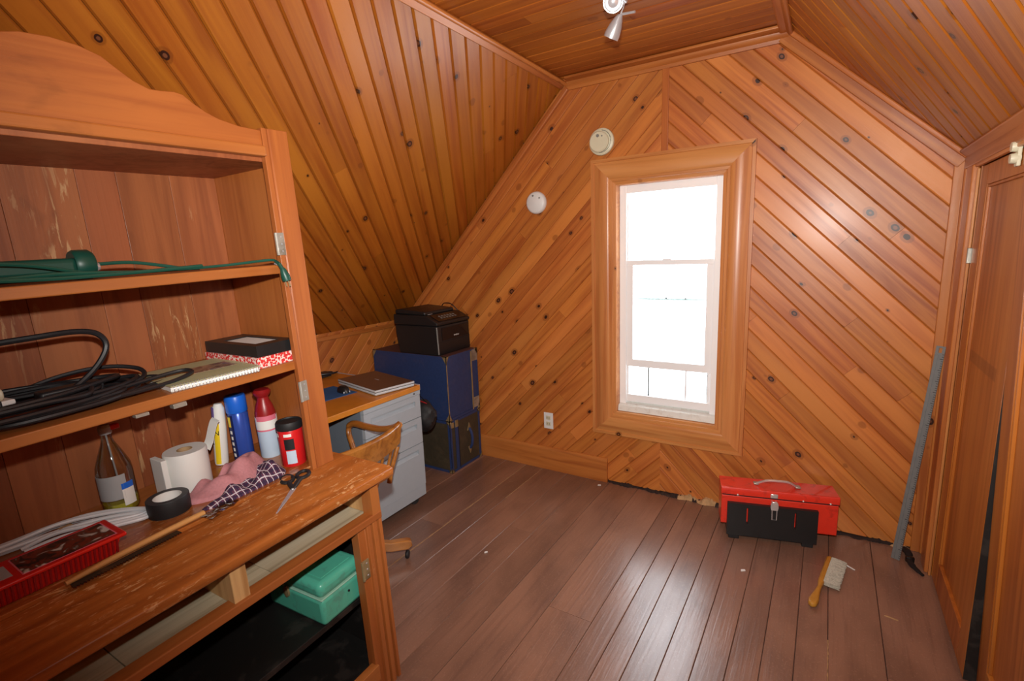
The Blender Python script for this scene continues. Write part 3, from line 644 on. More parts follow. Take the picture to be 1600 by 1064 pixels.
# scalloped crest
half = [(-.086, 1.888), (-.15, 1.890), (-.205, 1.900), (-.238, 1.912), (-.270, 1.930), (-.292, 1.946), (-.312, 1.949), (-.345, 1.945), (-.371, 1.944), (-.403, 1.956), (-.430, 1.974), (-.46, 1.996), (-.500, 2.008), (-.55, 2.012)]
pts = half+[(-CWD-y_, z_) for y_, z_ in reversed(half[:-1])]
poly = [(y_, z_) for y_, z_ in pts]+[(-CWD+.086, 1.842), (-.086, 1.842)]
m = MB(); m.prism(poly, HF-.022, HF-.004, Matrix(((0, 0, 1, 0), (1, 0, 0, 0), (0, 1, 0, 0), (0, 0, 0, 1)))); m.build('crest', 'cab_y', hut, bevel=.002)
S1, S2 = 1.492, 1.180
sh1 = cb('shelf', (HB+.012, -CWD+.018, S1-.028), (HF-.014, -.018, S1), 'cab_y', .003); cb('shelf', (HB+.012, -CWD+.018, S2-.028), (HF-.014, -.018, S2), 'cab_y', .003)
def hinge(yc, zc, par=hut, mat='nickel', x=HF):
    m = MB(); m.box((-.001, -.016, -.034), (.0025, .012, .034)); m.tube([(.003, -.016, -.034), (.003, -.016, .034)], .004, 8)
    o = m.build('hinge_plate', mat, par, mw=Matrix.Translation((x, yc, zc)), smooth=False)
    m = MB()
    for z in (-.022, 0, .022): m.lathe([(0, .0025), (.003, .0025), (.002, .004), (0, .004)], 8, Matrix.Translation((0, .002, z)) @ Matrix.Rotation(R(90), 4, 'Y'), False)
    m.build('screw', 'steel', o)
hinge(-.078, 1.555); hinge(-.074, 1.078); hinge(-CWD+.078, 1.555); hinge(-CWD+.078, 1.078)
m = MB(); m.lathe([(0, 0), (.003, 0), (.003, .012), (.006, .012), (.006, .014), (0, .015)], 10, Matrix.Translation((HF-.016, -.098, S1+.004)) @ Matrix.Rotation(R(90), 4, 'Y'), False); m.build('nail', 'steel', hut)
# latch pieces under the second shelf
cb('latch', (HF-.03, -.545, S2-.036), (HF-.008, -.515, S2-.028), 'nickel', .001); cb('latch', (HF-.03, -.458, S2-.040), (HF-.008, -.425, S2-.028), 'nickel', .001)
# base: fluted front posts, side panels
def post(y0, sgn):
    ys = [0, .012, .014, .020, .022, .040, .042, .048, .050, .066, .068, .072, .097]; dep = [0, 0, -.014, -.014, 0, 0, -.014, -.014, 0, 0, -.010, -.010, -.010]
    pr = [(d-.0, y0-sgn*yy) for yy, d in zip(ys, dep)]+[(-.045, y0-sgn*.097), (-.045, y0)]
    m = MB(); m.prism(pr, zf(0, y0), .640); m.build('fluted_post', 'cab', hut, bevel=.0012)
    cb('post_block', (-.045, min(y0, y0-sgn*.036), .640), (.002, max(y0, y0-sgn*.036), .764), 'cab', .002)
post(0, 1); post(-CWD, -1)
hinge(-.090, .49, hut, 'brass', .0)
cb('base_side', (HB, -.018, zf(HB, 0)), (-.045, 0, .764), 'cab'); cb('base_side', (HB, -CWD, zf(HB, -CWD)), (-.045, -CWD+.018, .764), 'cab')
cb('base_lining', (HB+.02, -.024, .10), (-.046, -.0185, .640), 'blackpaint_gapshade', 0)
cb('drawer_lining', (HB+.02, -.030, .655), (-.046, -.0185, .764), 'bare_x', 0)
cb('base_back', (HB, -CWD+.018, .04), (HB+.012, -.018, .764), 'blackpaint_gapshade', 0)
cb('drawer_rail', (-.040, -CWD, .632), (.004, -.0, .657), 'cab_y', .003)
for i in range(3):
    cb('dust_board', (HB+.012, -CWD+.02+i*.354, .638), (-.041, -CWD+.02+(i+1)*.354-.002, .652), 'bare', .001)
cb('drawer_divider', (-.16, -.500, .652), (-.006, -.458, .764), 'bare_x', .002)
cb('lower_shelf', (HB+.012, -CWD+.02, .335), (-.062, -.024, .355), 'blackpaint_gapshade', .002)
cb('base_floor', (HB+.012, -CWD+.02, .08), (-.05, -.024, .10), 'blackpaint_gapshade', .001)
cb('base_rail', (-.03, -CWD+.09, .06), (.0, -.09, .12), 'cab_y', .002)
cb('shelf_cleat', (-.16, -.050, .355), (-.048, -.0245, .385), 'bare_x', .002)

# ---------------------------------------------------------------- things in the hutch
def inhut(name, label, cat, loc, rz=0, group=None): return thing(name, label, cat, loc, rz, group, mat=CM)
E2 = .002
# green cash box on the lower shelf
t = inhut('cash_box', 'teal enamel metal cash box with rounded lid inside the lower cupboard', 'box', (-.195, -.150, .3555), R(2))
m = MB(); m.box((-.137, -.086, 0), (.137, .086, .094)); m.build('body', 'teal', t, bevel=.014, seg=3)
m = MB(); m.box((-.139, -.088, .097), (.139, .088, .150)); ld = m.build('lid', 'teal', t, bevel=.020, seg=4)
m = MB(); m.box((-.138, -.087, .093), (.138, .087, .098)); m.build('seam', 'tealedge', t, bevel=.013, seg=3)
m = MB(); m.box((-.108, -.058, .149), (.112, .060, .1515)); m.build('lid_panel', 'teal', ld, bevel=.001, smooth=False)
m = MB(); m.lathe([(0, 0), (.013, 0), (.012, .006), (0, .008)], 16, Matrix.Translation((-.030, -.086, .080)) @ Matrix.Rotation(R(90), 4, 'X') @ Matrix.Diagonal((1, 1.6, 1, 1)), False); m.build('lock_plate', 'brass', t)
m = MB(); m.lathe([(0, 0), (.004, 0), (.004, .003), (0, .004)], 10, Matrix.Translation((.137, .02, .06)) @ Matrix.Rotation(R(90), 4, 'Y'), False); m.build('rivet', 'ink', t)
# spiral notebook
t = inhut('spiral_notebook', 'sage green spiral-bound notebook lying on the middle shelf', 'notebook', (-.355, -.315, S2), R(-6))
m = MB(); m.box((-.145, -.118, 0), (.128, .118, .016)); m.build('pages', 'paper', t, bevel=.001, smooth=False)
m = MB(); m.box((-.148, -.121, .016), (.140, .121, .0175)); cv = m.build('cover', 'sage', t, smooth=False)
m = MB(); m.box((-.055, -.028, .0175), (.035, .098, .0181)); m.build('cover_picture', 'bookphoto', cv, smooth=False)
m = MB()
for i in range(27):
    y = -.114+i*.00877; m.tube([(.134+.0095*math.cos(a), y+.001*math.sin(a), .0095+.0095*math.sin(a)) for a in [2*math.pi*k/10 for k in range(10)]], .0013, 5, True)
m.build('spiral_binding', 'chrome', t)
# red print box with black lid tray
t = inhut('gift_box', 'red floral printed box under a black open tray on the middle shelf', 'box', (-.395, -.120, S2), R(-1))
m = MB(); m.box((-.150, -.074, 0), (.158, .070, .034)); m.build('box_base', 'redprint', t, bevel=.001, smooth=False)
m = MB()
for a, b in (((-.150, -.068, .0), (.152, -.042, .036)), ((-.150, .042, 0), (.152, .066, .036)), ((-.150, -.042, 0), (-.082, .042, .036)), ((.106, -.042, 0), (.152, .042, .036)), ((-.082, -.042, 0), (.106, .042, .004))): m.box((a[0], a[1], .0345+a[2]), (b[0], b[1], .0345+b[2]))
tr = m.build('tray_lid', 'black', t, smooth=False)
m = MB(); m.box((-.0815, -.0415, .0385), (.1055, .0415, .0675)); m.build('foam_insert', 'paper', tr, bevel=.002, smooth=False)
# black cord tangle with adapter
random.seed(21)
t = inhut('extension_cable', 'tangled coil of black cable heaped on the middle shelf', 'cable', (-.40, -.70, S2))
m = MB()
for k in range(9):
    P = []; rx, ry = random.uniform(.09, .16), random.uniform(.16, .29); ph = random.uniform(0, 6.28); ox, oy = random.uniform(-.02, .02), random.uniform(-.04, .04)
    if k == 0: ry, oy = .31, .0
    for i in range(12):
        a = 2*math.pi*i/12+ph; P.append((max(-.20, min(.172, ox+rx*math.cos(a)+random.uniform(-.012, .012))), oy+ry*math.sin(a)*(1 if math.sin(a) > 0 else .9)+random.uniform(-.012, .012), .007+.006*k*.75+random.uniform(0, .006)))
    m.tube(catmull(P, 5, True), .0058, 7, True)
m.build('coils', 'cordblack', t)
m = MB(); P = [(-.02, -.20, .150), (-.02, -.06, .176), (0, .06, .183), (0, .135, .182), (0, .178, .168), (0, .192, .134), (.004, .165, .090), (.01, .115, .05), (.02, .06, .03), (.03, -.02, .02)]
m.tube(catmull(P, 6), .0072, 8); m.build('raised_loop', 'cordblack', t)
m = MB(); P = [(-.13, -.02, .02), (-.12, .10, .055), (-.08, .20, .065), (-.02, .262, .05), (.03, .24, .03), (.05, .12, .022)]; m.tube(catmull(P, 6), .006, 7)
P = [(.08, .10, .02), (.06, .24, .028), (.07, .33, .034), (.11, .335, .03), (.13, .25, .02), (.12, .05, .015)]; m.tube(catmull(P, 6), .0055, 7); m.build('loose_loop', 'cordblack', t)
m = MB(); m.box((-.02, .03, .02), (.03, .16, .05)); m.build('plug_block', 'cordblack', t, bevel=.006)
t = inhut('power_adapter', 'beige and grey power adapter with white edges lying among the black cables', 'adapter', (-.375, -.800, S2+.045), R(8))
m = MB(); m.box((-.05, -.09, 0), (.045, .075, .012)); m.build('base', 'plastic_w', t, bevel=.003)
m = MB(); m.box((-.052, -.092, .012), (.046, .060, .042)); m.build('cover', 'beigeplastic', t, bevel=.010, seg=3)
m = MB(); m.box((-.02, .046, -.002), (.05, .0485, .014)); m.build('seam', 'ink', t, smooth=False)
# dark green outdoor extension cord on the top shelf
t = inhut('power_strip', 'dark green outdoor extension cord with socket block on the top shelf', 'extension cord', (-.42, -.60, S1))
m = MB(); m.box((-.028, -.30, .012), (.030, .07, .056)); m.build('socket_block', 'green', t, bevel=.012, seg=3)
m = MB(); m.lathe([(0, 0), (.034, 0), (.038, .006), (.038, .036), (.032, .044), (0, .044)], 24, Matrix.Translation((0, .065, .038)) @ Matrix.Rotation(R(-90), 4, 'X'), False); m.build('end_cap', 'green', t)
m = MB(); m.lathe([(0, 0), (.012, 0), (.010, .006), (0, .008)], 12, Matrix.Translation((.022, .108, .030)) @ Matrix.Rotation(R(-90), 4, 'X'), False); m.build('socket_ring', 'chrome', t)
m = MB()
for k in range(4):
    m.tube(catmull([(.06+k*.011, -.45, .008+.004*k), (.07+k*.011, -.2, .010+.006*(k % 2)), (.062+k*.012, .0, .008+.005*(k % 3)), (.07+k*.010, .18, .009), (.09+k*.006, .33, .007+.002*k)], 6), .0052, 7)
m.tube(catmull([(.09, .18, .010), (.10, .30, .008), (.12, .40, .010), (.178, .485, .016), (.198, .503, .014)], 6), .0042, 7)
m.tube(catmull([(.02, .10, .036), (.03, .18, .036), (.05, .25, .022), (.07, .30, .008)], 6), .0048, 7)
m.tube(catmull([(.05, -.42, .03), (.055, -.2, .052), (.06, -.05, .045), (.05, .07, .016)], 6), .005, 7)
m.build('cord', 'greencord', t)
m = MB(); m.tube([(.203, .501, .012), (.222, .500, .002), (.229, .503, -.014)], [.005, .006, .006], 8); m.lathe([(.006, 0), (.009, .006), (.0135, .026), (.0135, .040), (.009, .042)], 12, along((.229, .503, -.010), (.231, .513, -.056))); pg = m.build('plug', 'green', t)
m = MB()
for a, b in ((-.006, 0), (.006, 0), (0, .006)): m.tube([(.231+b, .511+a, -.050), (.232+b, .514+a, -.068)], .002, 6)
m.build('prong', 'brass', pg)
# things standing on the worktop inside the hutch
ZT = .812
def can_label(name, r, z0, z1, a0, a1, mat, parent, off=.0006, n=14):
    m = MB(); vs = []; fs = []
    for i in range(n+1):
        a = R(a0+(a1-a0)*i/n)
        for rr in (r+off, r-.0005):
            vs += [(rr*math.cos(a), rr*math.sin(a), z0), (rr*math.cos(a), rr*math.sin(a), z1)]
    for i in range(n): k = i*4; fs += [(k, k+4, k+5, k+1), (k+1, k+5, k+7, k+3), (k, k+2, k+6, k+4)]
    fs += [(0, 1, 3, 2), (n*4, n*4+2, n*4+3, n*4+1)]
    m.add(vs, fs); return m.build(name, mat, parent)
t = inhut('drink_can', 'red can with black lid standing beside the cabinet stile', 'can', (-.300, -.088, ZT))
m = MB(); m.lathe([(.038, 0), (.040, .003), (.040, .126), (.038, .130)], 32); bd = m.build('body', 'redcan', t)
m = MB(); m.lathe([(.041, .128), (.0425, .132), (.0425, .150), (.040, .155), (.036, .155), (.035, .151), (0.001, .151)], 32); m.build('lid', 'rubber', t)
can_label('dark_label', .040, .062, .100, -68, -22, 'ink', bd); can_label('pale_label', .040, .012, .058, -64, -20, 'labelblue', bd); can_label('seam_line', .040, .004, .126, -97, -92, 'redcap', bd)
can_label('white_print', .040, .108, .118, -66, -30, 'paper', bd); can_label('white_print', .040, .106, .116, -122, -102, 'paper', bd)
t = inhut('air_freshener', 'white aerosol bottle with dark red shaped cap between blue can and red can', 'spray bottle', (-.445, -.078, ZT))
m = MB(); m.lathe([(.033, 0), (.035, .004), (.035, .120), (.034, .150)], 32); bd = m.build('body', 'labelblue', t)
m = MB(); m.lathe([(.0345, .146), (.034, .165), (.028, .190), (.020, .210), (.019, .220), (.028, .232), (.030, .240), (.024, .248), (.001, .250)], 32); m.build('spray_cap', 'redcap', t)
can_label('pink_band', .0352, .100, .106, -180, 180, 'pinkpaper', bd, n=36); can_label('white_print', .0352, .106, .150, -180, 180, 'paper', bd, n=36)
can_label('pink_swoosh', .0350, .138, .156, -90, 30, 'pinkpaper', bd, .0012)
t = inhut('spray_can', 'blue aerosol can with bright blue cap and yellow mark', 'spray can', (-.510, -.140, ZT))
m = MB(); m.lathe([(.031, 0), (.033, .003), (.033, .170), (.026, .182)], 32); bd = m.build('body', 'bluecan', t)
m = MB(); m.lathe([(.033, .178), (.0345, .180), (.034, .232), (.031, .238), (.001, .239)], 32); m.build('cap', 'bluecap', t)
can_label('navy_label', .033, .004, .172, -118, -62, 'navy', bd); can_label('yellow_mark', .0333, .130, .166, -104, -78, 'yellow', bd)
for i in range(5): can_label('white_print', .0333, .020+i*.021, .032+i*.021, -96+3*(i % 2), -78, 'paper', bd)
t = inhut('caulk_tube', 'white and purple squeeze tube with yellow stripe leaning beside the blue can', 'tube', (-.545, -.205, ZT+.001), R(0))
LT = Matrix.Rotation(R(-6), 4, 'X')
m = MB(); m.lathe([(.020, 0), (.022, .010), (.022, .130), (.019, .200), (.012, .216), (.001, .217)], 24, LT @ Matrix.Diagonal((1, 1.0, 1, 1))); bd = m.build('body', 'paper', t)
o = can_label('yellow_stripe', .022, .005, .150, -75, -30, 'yellow', bd); o.matrix_local = LT
o = can_label('purple_panel', .0205, .145, .205, -150, -70, 'purple', bd, .0012); o.matrix_local = LT
for i in range(4): o = can_label('fine_print', .022, .075+i*.012, .078+i*.012, -125, -85, 'ink', bd); o.matrix_local = LT
text('N', .022, 'ink', bd, LT @ Matrix.Rotation(R(-52), 4, 'Z') @ Matrix.Translation((.0228, 0, .115)) @ Matrix.Rotation(R(90), 4, 'Z') @ Matrix.Rotation(R(90), 4, 'X'))
# paper towel / label rolls
t = inhut('paper_roll', 'white paper roll standing on end with a loose tail', 'paper roll', (-.470, -.345, ZT))
m = MB(); m.lathe([(.022, .125), (.022, .0), (.060, 0), (.061, .004), (.061, .121), (.059, .125), (.022, .125)], 40, cap=False); m.build('roll', 'paper', t)
m = MB(); m.lathe([(.0218, .126), (.0218, .001), (.019, .001), (.019, .126), (.0218, .126)], 28, cap=False); m.build('core', 'cardboard', t)
m = MB(); vs = []; fs = []
P = catmull([(.012, .062, .10), (.008, .078, .122), (.0, .095, .152), (-.008, .110, .172), (-.014, .122, .178)], 6)
for p in P: vs += [(p.x-.03, p.y, p.z+.006), (p.x+.012, p.y, p.z), (p.x-.03, p.y+.001, p.z+.005), (p.x+.012, p.y+.001, p.z-.001)]
for i in range(len(P)-1): k = i*4; fs += [(k, k+1, k+5, k+4), (k+2, k+6, k+7, k+3), (k, k+4, k+6, k+2), (k+1, k+3, k+7, k+5)]
fs += [(0, 2, 3, 1), (len(vs)-4, len(vs)-3, len(vs)-1, len(vs)-2)]
m.add(vs, fs); m.build('loose_tail', 'paper', t)
m = MB(); m.box((-.052, -.078, .0), (.018, -.062, .118)); m.build('wrapper_edge', 'paper', t, bevel=.002, smooth=False)
t = inhut('duct_tape_roll', 'roll of black duct tape lying flat in front of the paper roll', 'tape roll', (-.355, -.462, ZT))
m = MB(); m.lathe([(.036, 0), (.0525, 0), (.053, .002), (.053, .046), (.0525, .048), (.036, .048), (.036, 0)], 44, cap=False); m.build('tape', 'tapeface', t)
m = MB(); m.lathe([(.0362, .002), (.0535, .002)], 44, cap=False); m.lathe([(.0532, .001), (.0536, .002), (.0536, .046), (.0532, .047)], 44, cap=False); m.build('tape_edge', 'rubber', t)
m = MB(); m.lathe([(.036, .001), (.036, .047), (.0335, .047), (.0335, .001), (.036, .001)], 36, cap=False); m.build('core', 'paper', t)
# squeeze bottle with yellow liquid
t = inhut('spray_bottle', 'clear plastic spray bottle with a little yellow liquid', 'bottle', (-.515, -.518, ZT))
pf = [(.001, .002), (.040, .0), (.044, .008), (.044, .12), (.042, .14), (.030, .175), (.018, .205), (.013, .222), (.013, .240)]
m = MB(); m.lathe(pf, 32, cap=False); m.build('bottle_shell', 'bottle', t)
m = MB(); m.lathe([(.001, .003), (.0385, .003), (.0420, .009), (.0420, .030), (.001, .030)], 32); m.build('liquid', 'liquid', t)
can_label('grey_label', .0442, .045, .118, -140, 10, 'greyliner', t); can_label('blue_label', .0442, .072, .090, -8, 34, 'bluecap', t); can_label('white_label', .0442, .022, .072, -8, 34, 'paper', t)
m = MB(); m.lathe([(.015, .236), (.016, .240), (.016, .256), (.011, .262), (.001, .262)], 20); m.build('collar', 'greyliner', t)
m = MB(); m.box((-.012, .004, .244), (.012, .034, .258)); m.build('trigger', 'redplastic', t, bevel=.003)
m = MB(); m.tube([(.005, .006, .01), (.0, .0, .236)], .0025, 8); m.build('dip_tube', 'greyliner', t)
# rags
def rag(name, label, cat, outline, zf_, mat, nx=30, ny=30, thick=.004, loc=(0, 0, 0)):
    t = inhut(name, label, cat, loc) if False else None
    bm = bmesh.new(); pts = [Vector((x, y)) for x, y in outline]; cx = sum(p.x for p in pts)/len(pts); cy = sum(p.y for p in pts)/len(pts)
    sm_ = catmull([(p.x, p.y, 0) for p in pts], 6, True); n = len(sm_); rings = 14; V = []
    for r in range(rings+1):
        row = []
        for p in sm_:
            k = 1-r/rings; x, y = cx+(p.x-cx)*k, cy+(p.y-cy)*k; row.append(bm.verts.new((x, y, zf_(x, y, 1-k))))
            if r == rings: break
        V.append(row)
    for r in range(rings):
        for i in range(n):
            a, b = V[r][i], V[r][(i+1) % n]
            if r == rings-1: bm.faces.new((a, b, V[rings][0]))
            else: bm.faces.new((a, b, V[r+1][(i+1) % n], V[r+1][i]))
    be = [e for e in bm.edges if e.is_boundary]; ex = bmesh.ops.extrude_edge_only(bm, edges=be)
    for v_ in ex['geom']:
        if isinstance(v_, bmesh.types.BMVert): v_.co.z = ZT+.0004
    bmesh.ops.recalc_face_normals(bm, faces=bm.faces)
    me = bpy.data.meshes.new(name); bm.to_mesh(me); bm.free(); me.materials.append(M[mat]); me.shade_smooth()
    o = bpy.data.objects.new(name, me); COL.objects.link(o); o.matrix_world = CM; return tag(o, label, cat)
def zpink(x, y, e): return ZT+.010+min(1, e*3)*(.026+.010*math.sin(x*46+y*31)+.009*math.sin(y*63-x*30)+.007*math.sin(x*90+y*17)+.022*max(0, min(1, (y+.36)/.2)))
rag('cloth_rag', 'crumpled pink terry cloth on the worktop beside the duct tape', 'cloth', [(-.330, -.415), (-.388, -.390), (-.394, -.325), (-.432, -.262), (-.462, -.215), (-.430, -.150), (-.385, -.140), (-.335, -.170), (-.300, -.245), (-.285, -.330)], zpink, 'pink')
def zpl(x, y, e): return ZT+.006+min(1, e*3)*(.014+.008*math.sin(x*70+y*52)+.007*math.sin(y*88-x*40)+.030*max(0, min(1, (y+.24)/.1)))
rag('cloth_rag', 'purple and white plaid cloth under the pink cloth', 'cloth', [(-.262, -.420), (-.280, -.345), (-.292, -.262), (-.330, -.190), (-.372, -.160), (-.374, -.140), (-.335, -.142), (-.285, -.140), (-.246, -.168), (-.236, -.260), (-.240, -.370)], zpl, 'plaid')
# scissors
t = inhut('scissors', 'pair of scissors with black handles lying on the worn worktop', 'scissors', (-.140, -.212, .8008), 0)
piv = Vector((0, 0, .004))
for sgn, rc_ in ((1, (-.078, .035)), (-1, (-.060, .082))):
    tip = Vector((.083-.003*sgn, -.112, .002)); rcv = Vector((*rc_, .006)); d = tip.normalized(); nrm = Vector((-d.y, d.x, 0))
    m = MB(); a = .0065
    pv = [(-.012*d.x-a*nrm.x, -.012*d.y-a*nrm.y), (.5*tip.x-a*nrm.x*.8, .5*tip.y-a*nrm.y*.8), (tip.x, tip.y), (.5*tip.x+a*nrm.x*.8, .5*tip.y+a*nrm.y*.8), (-.012*d.x+a*nrm.x, -.012*d.y+a*nrm.y)]
    m.prism(pv, .001 if sgn > 0 else .0035, .0032 if sgn > 0 else .0057); bl = m.build('blade', 'steel', t, smooth=False)
    dirr = rcv.normalized(); pr_ = Vector((-dirr.y, dirr.x, 0)); m = MB()
    m.tube([tuple(rcv+dirr*.024*math.cos(q)+pr_*.019*math.sin(q)) for q in [2*math.pi*k/20 for k in range(20)]], .006, 8, True)
    m.tube([(0, 0, .005), tuple(rcv*.35+Vector((0, 0, .004))), tuple(rcv-dirr*.024)], [.006, .008, .007], 8); m.build('handle', 'rubber', t)
m = MB(); m.lathe([(0, 0), (.004, 0), (.004, .008), (.002, .009), (0, .009)], 12, cap=False); m.build('pivot_screw', 'chrome', t)
# pruning saw, strip of plastic, white cable, red tray
t = inhut('hand_saw', 'short saw with pale wooden spine lying across the worktop edge', 'saw', (-.215, -.585, .8125), R(3))
m = MB(); m.tube([(0, -.165, .008), (-.004, -.08, .010), (-.006, .06, .010), (-.008, .155, .008)], [.006, .0075, .008, .008], 10); m.build('spine', 'sawwood', t)
m = MB(); vs = [(.002, -.155, 0), (.002, .06, 0)]; pl_ = [(.002, -.158), (.002, .075)]
for i in range(36): y = .075-i*.0066; pl_ += [(.026, y), (.020, y-.0033)]
m.prism(pl_, .0005, .0025); m.build('blade', 'sawblade', t, smooth=False)
t = inhut('plastic_wrapper', 'crumpled clear plastic wrapper next to the saw', 'wrapper', (-.215, -.395, .8128), R(18))
m = MB(); vs = []; fs = []
for i in range(9):
    for j in range(5): vs.append((-.022+j*.011+random.uniform(-.002, .002), -.05+i*.0125, .001+random.uniform(0, .007)))
for i in range(8):
    for j in range(4): k = i*5+j; fs.append((k, k+1, k+6, k+5))
m.add(vs, fs); o = m.build('film', 'bottle', t, smooth=False); md = o.modifiers.new('solid', 'SOLIDIFY'); md.thickness = .0006
t = inhut('white_cable', 'coiled white cable lying along the back of the worktop', 'cable', (-.50, -.69, ZT))
m = MB()
for k in range(5):
    a_ = k*1.257; dx, dz_ = .011*math.cos(a_), .009*math.sin(a_)+.016
    P = [(-.05+dx, -.37, dz_), (-.045+dx, -.22, dz_+.004), (-.03+dx*1.2, -.08, dz_), (-.02+dx*2, .02, dz_+.006*(k % 2)), (.01+dx*2.2, .10, dz_), (.06+dx*1.6, .165, max(.007, dz_-.006)), (.105+dx, .185+.01*k*.4, max(.007, dz_-.008))]
    if k < 3: P += [(.125+dx, .165, .010+.003*k), (.095+dx, .10, .012+.005*k), (.05+dx*2, .01, .014+.006*k), (.03+dx*2, -.06, .013)]
    m.tube(catmull(P, 6), .0058, 8)
m.build('coil', 'wire_white', t)
m = MB(); m.box((-.01, .02, .012), (.006, .05, .022)); m.build('cable_tie', 'cardboard', t, bevel=.002)
t = inhut('red_tray', 'red ribbed plastic tray with a dark printed picture label on top', 'tray', (-.295, -.745, ZT), R(-1))
m = MB(); m.add([(-.042, -.15, 0), (.042, -.15, 0), (.042, .110, 0), (-.042, .110, 0), (-.056, -.17, .048), (.056, -.17, .048), (.056, .124, .048), (-.056, .124, .048)], [(0, 3, 2, 1), (4, 5, 6, 7), (0, 1, 5, 4), (1, 2, 6, 5), (2, 3, 7, 6), (3, 0, 4, 7)]); m.build('tray_body', 'redplastic', t, bevel=.003)
m = MB()
for i in range(30):
    y = -.155+i*.0092; m.add([(.041, y, .002), (.045, y, .002), (.045, y+.004, .002), (.041, y+.004, .002), (.054, y, .046), (.060, y, .046), (.060, y+.004, .046), (.054, y+.004, .046)], [(0, 3, 2, 1), (4, 5, 6, 7), (0, 1, 5, 4), (1, 2, 6, 5), (2, 3, 7, 6), (3, 0, 4, 7)])
m.build('ribs', 'redcap', t, smooth=False)
m = MB(); m.box((-.066, -.18, .046), (.066, .134, .056)); rm = m.build('rim', 'redplastic', t, bevel=.004, seg=3)
m = MB(); m.box((-.050, -.055, .0561), (.050, .116, .0568)); m.build('picture_label', 'foodphoto', rm, smooth=False)
m = MB(); m.box((-.053, -.058, .0555), (.053, .119, .0563)); m.build('label_border', 'pinkpaper', rm, smooth=False)
m = MB(); m.box((-.034, -.125, .0561), (.036, -.100, .0566)); m.box((-.034, -.094, .0561), (.036, -.070, .0566)); m.box((-.034, -.155, .0561), (.036, -.132, .0566)); m.build('label_print', 'greyliner', rm, smooth=False)

# ================================================================ DESK CORNER
t = thing('desk', 'honey-coloured desk top on grey steel legs along the low wall', 'desk', (-1.63, -1.36, 0))
m = MB(); m.box((-.405, -.595, .716), (.400, .597, .746)); m.build('desk_top', 'desk', t, bevel=.003, smooth=False)
m = MB(); m.box((-.40, .590, .712), (.398, .600, .748)); m.build('end_cap', 'steelgrey', t, bevel=.002, smooth=False)
for y in (-.55, .56):
    for x in (-.37,): m = MB(); m.box((x-.02, y-.02, 0), (x+.02, y+.02, .716)); m.build('leg', 'steelgrey', t, bevel=.003, smooth=False)
m = MB(); m.box((.33, -.57, 0), (.37, -.53, .716)); m.build('leg', 'steelgrey', t, bevel=.003, smooth=False)
m = MB(); m.box((-.39, -.57, .30), (-.375, .56, .716)); m.build('modesty_panel', 'steelgrey_shade', t, smooth=False)
# filing pedestal
FX, FY0, FY1 = -1.232, -1.196, -.768
t = thing('file_pedestal', 'grey steel three-drawer file pedestal under the desk end', 'file cabinet', (FX-.26, (FY0+FY1)/2, 0))
hw = (FY1-FY0)/2
m = MB(); m.box((-.26, -hw, .058), (.240, hw, .7155)); m.build('body', 'steelgrey_shade', t, bevel=.003, smooth=False)
def drawer(z0, z1):
    m = MB(); x0, x1 = .2405, .260; py0, py1 = -hw+.055, hw-.045; pz1 = z1-.034; pz0 = pz1-.030
    m.box((x0, -hw+.002, pz1), (x1, hw-.002, z1)); m.box((x0, -hw+.002, z0), (x1, hw-.002, pz0)); m.box((x0, -hw+.002, pz0), (x1, py0, pz1)); m.box((x0, py1, pz0), (x1, hw-.002, pz1))
    d = m.build('drawer', 'steelgrey', t, smooth=False)
    m = MB(); m.box((x0+.001, py0, pz0), (x0+.004, py1, pz1)); m.add([(x0+.003, py0, pz0), (x1, py0, pz0), (x1, py1, pz0), (x0+.003, py1, pz0), (x0+.003, py0, pz0+.016), (x1-.002, py0, pz0+.003), (x1-.002, py1, pz0+.003), (x0+.003, py1, pz0+.016)], [(0, 3, 2, 1), (4, 5, 6, 7), (0, 1, 5, 4), (1, 2, 6, 5), (2, 3, 7, 6), (3, 0, 4, 7)])
    for a, b in (((x1-.001, py0-.005, pz1), (x1+.002, py1+.005, pz1+.004)), ((x1-.001, py0-.005, pz0-.004), (x1+.002, py1+.005, pz0)), ((x1-.001, py0-.005, pz0), (x1+.002, py0, pz1)), ((x1-.001, py1, pz0), (x1+.002, py1+.005, pz1))): m.box(a, b)
    m.build('recessed_pull', 'steelgrey', d, smooth=False)
drawer(.556, .690); drawer(.396, .552); drawer(.130, .392)
m = MB(); m.box((.240, -hw+.001, .692), (.262, hw, .7155)); m.build('top_rail', 'steelgrey', t, smooth=False)
m = MB(); m.box((.240, -hw+.002, .060), (.256, hw-.002, .127)); m.build('kick_plate', 'steelgrey', t, smooth=False)
m = MB(); m.lathe([(0, 0), (.005, 0), (.005, .002), (0, .002)], 12, Matrix.Translation((.262, hw-.05, .704)) @ Matrix.Rotation(R(90), 4, 'Y'), False); m.build('lock', 'ink', t)
for x, y in ((.20, hw-.05), (.20, -hw+.05), (-.2, hw-.05), (-.2, -hw+.05)):
    m = MB(); m.lathe([(0, -.010), (.022, -.010), (.025, -.006), (.025, .006), (.022, .010), (0, .010)], 20, Matrix.Translation((x, y, .0252)) @ Matrix.Rotation(R(60), 4, 'Z') @ Matrix.Rotation(R(90), 4, 'X'), False)
    m.box((x-.014, y-.014, .040), (x+.014, y+.014, .058)); m.build('caster', 'rubber', t)
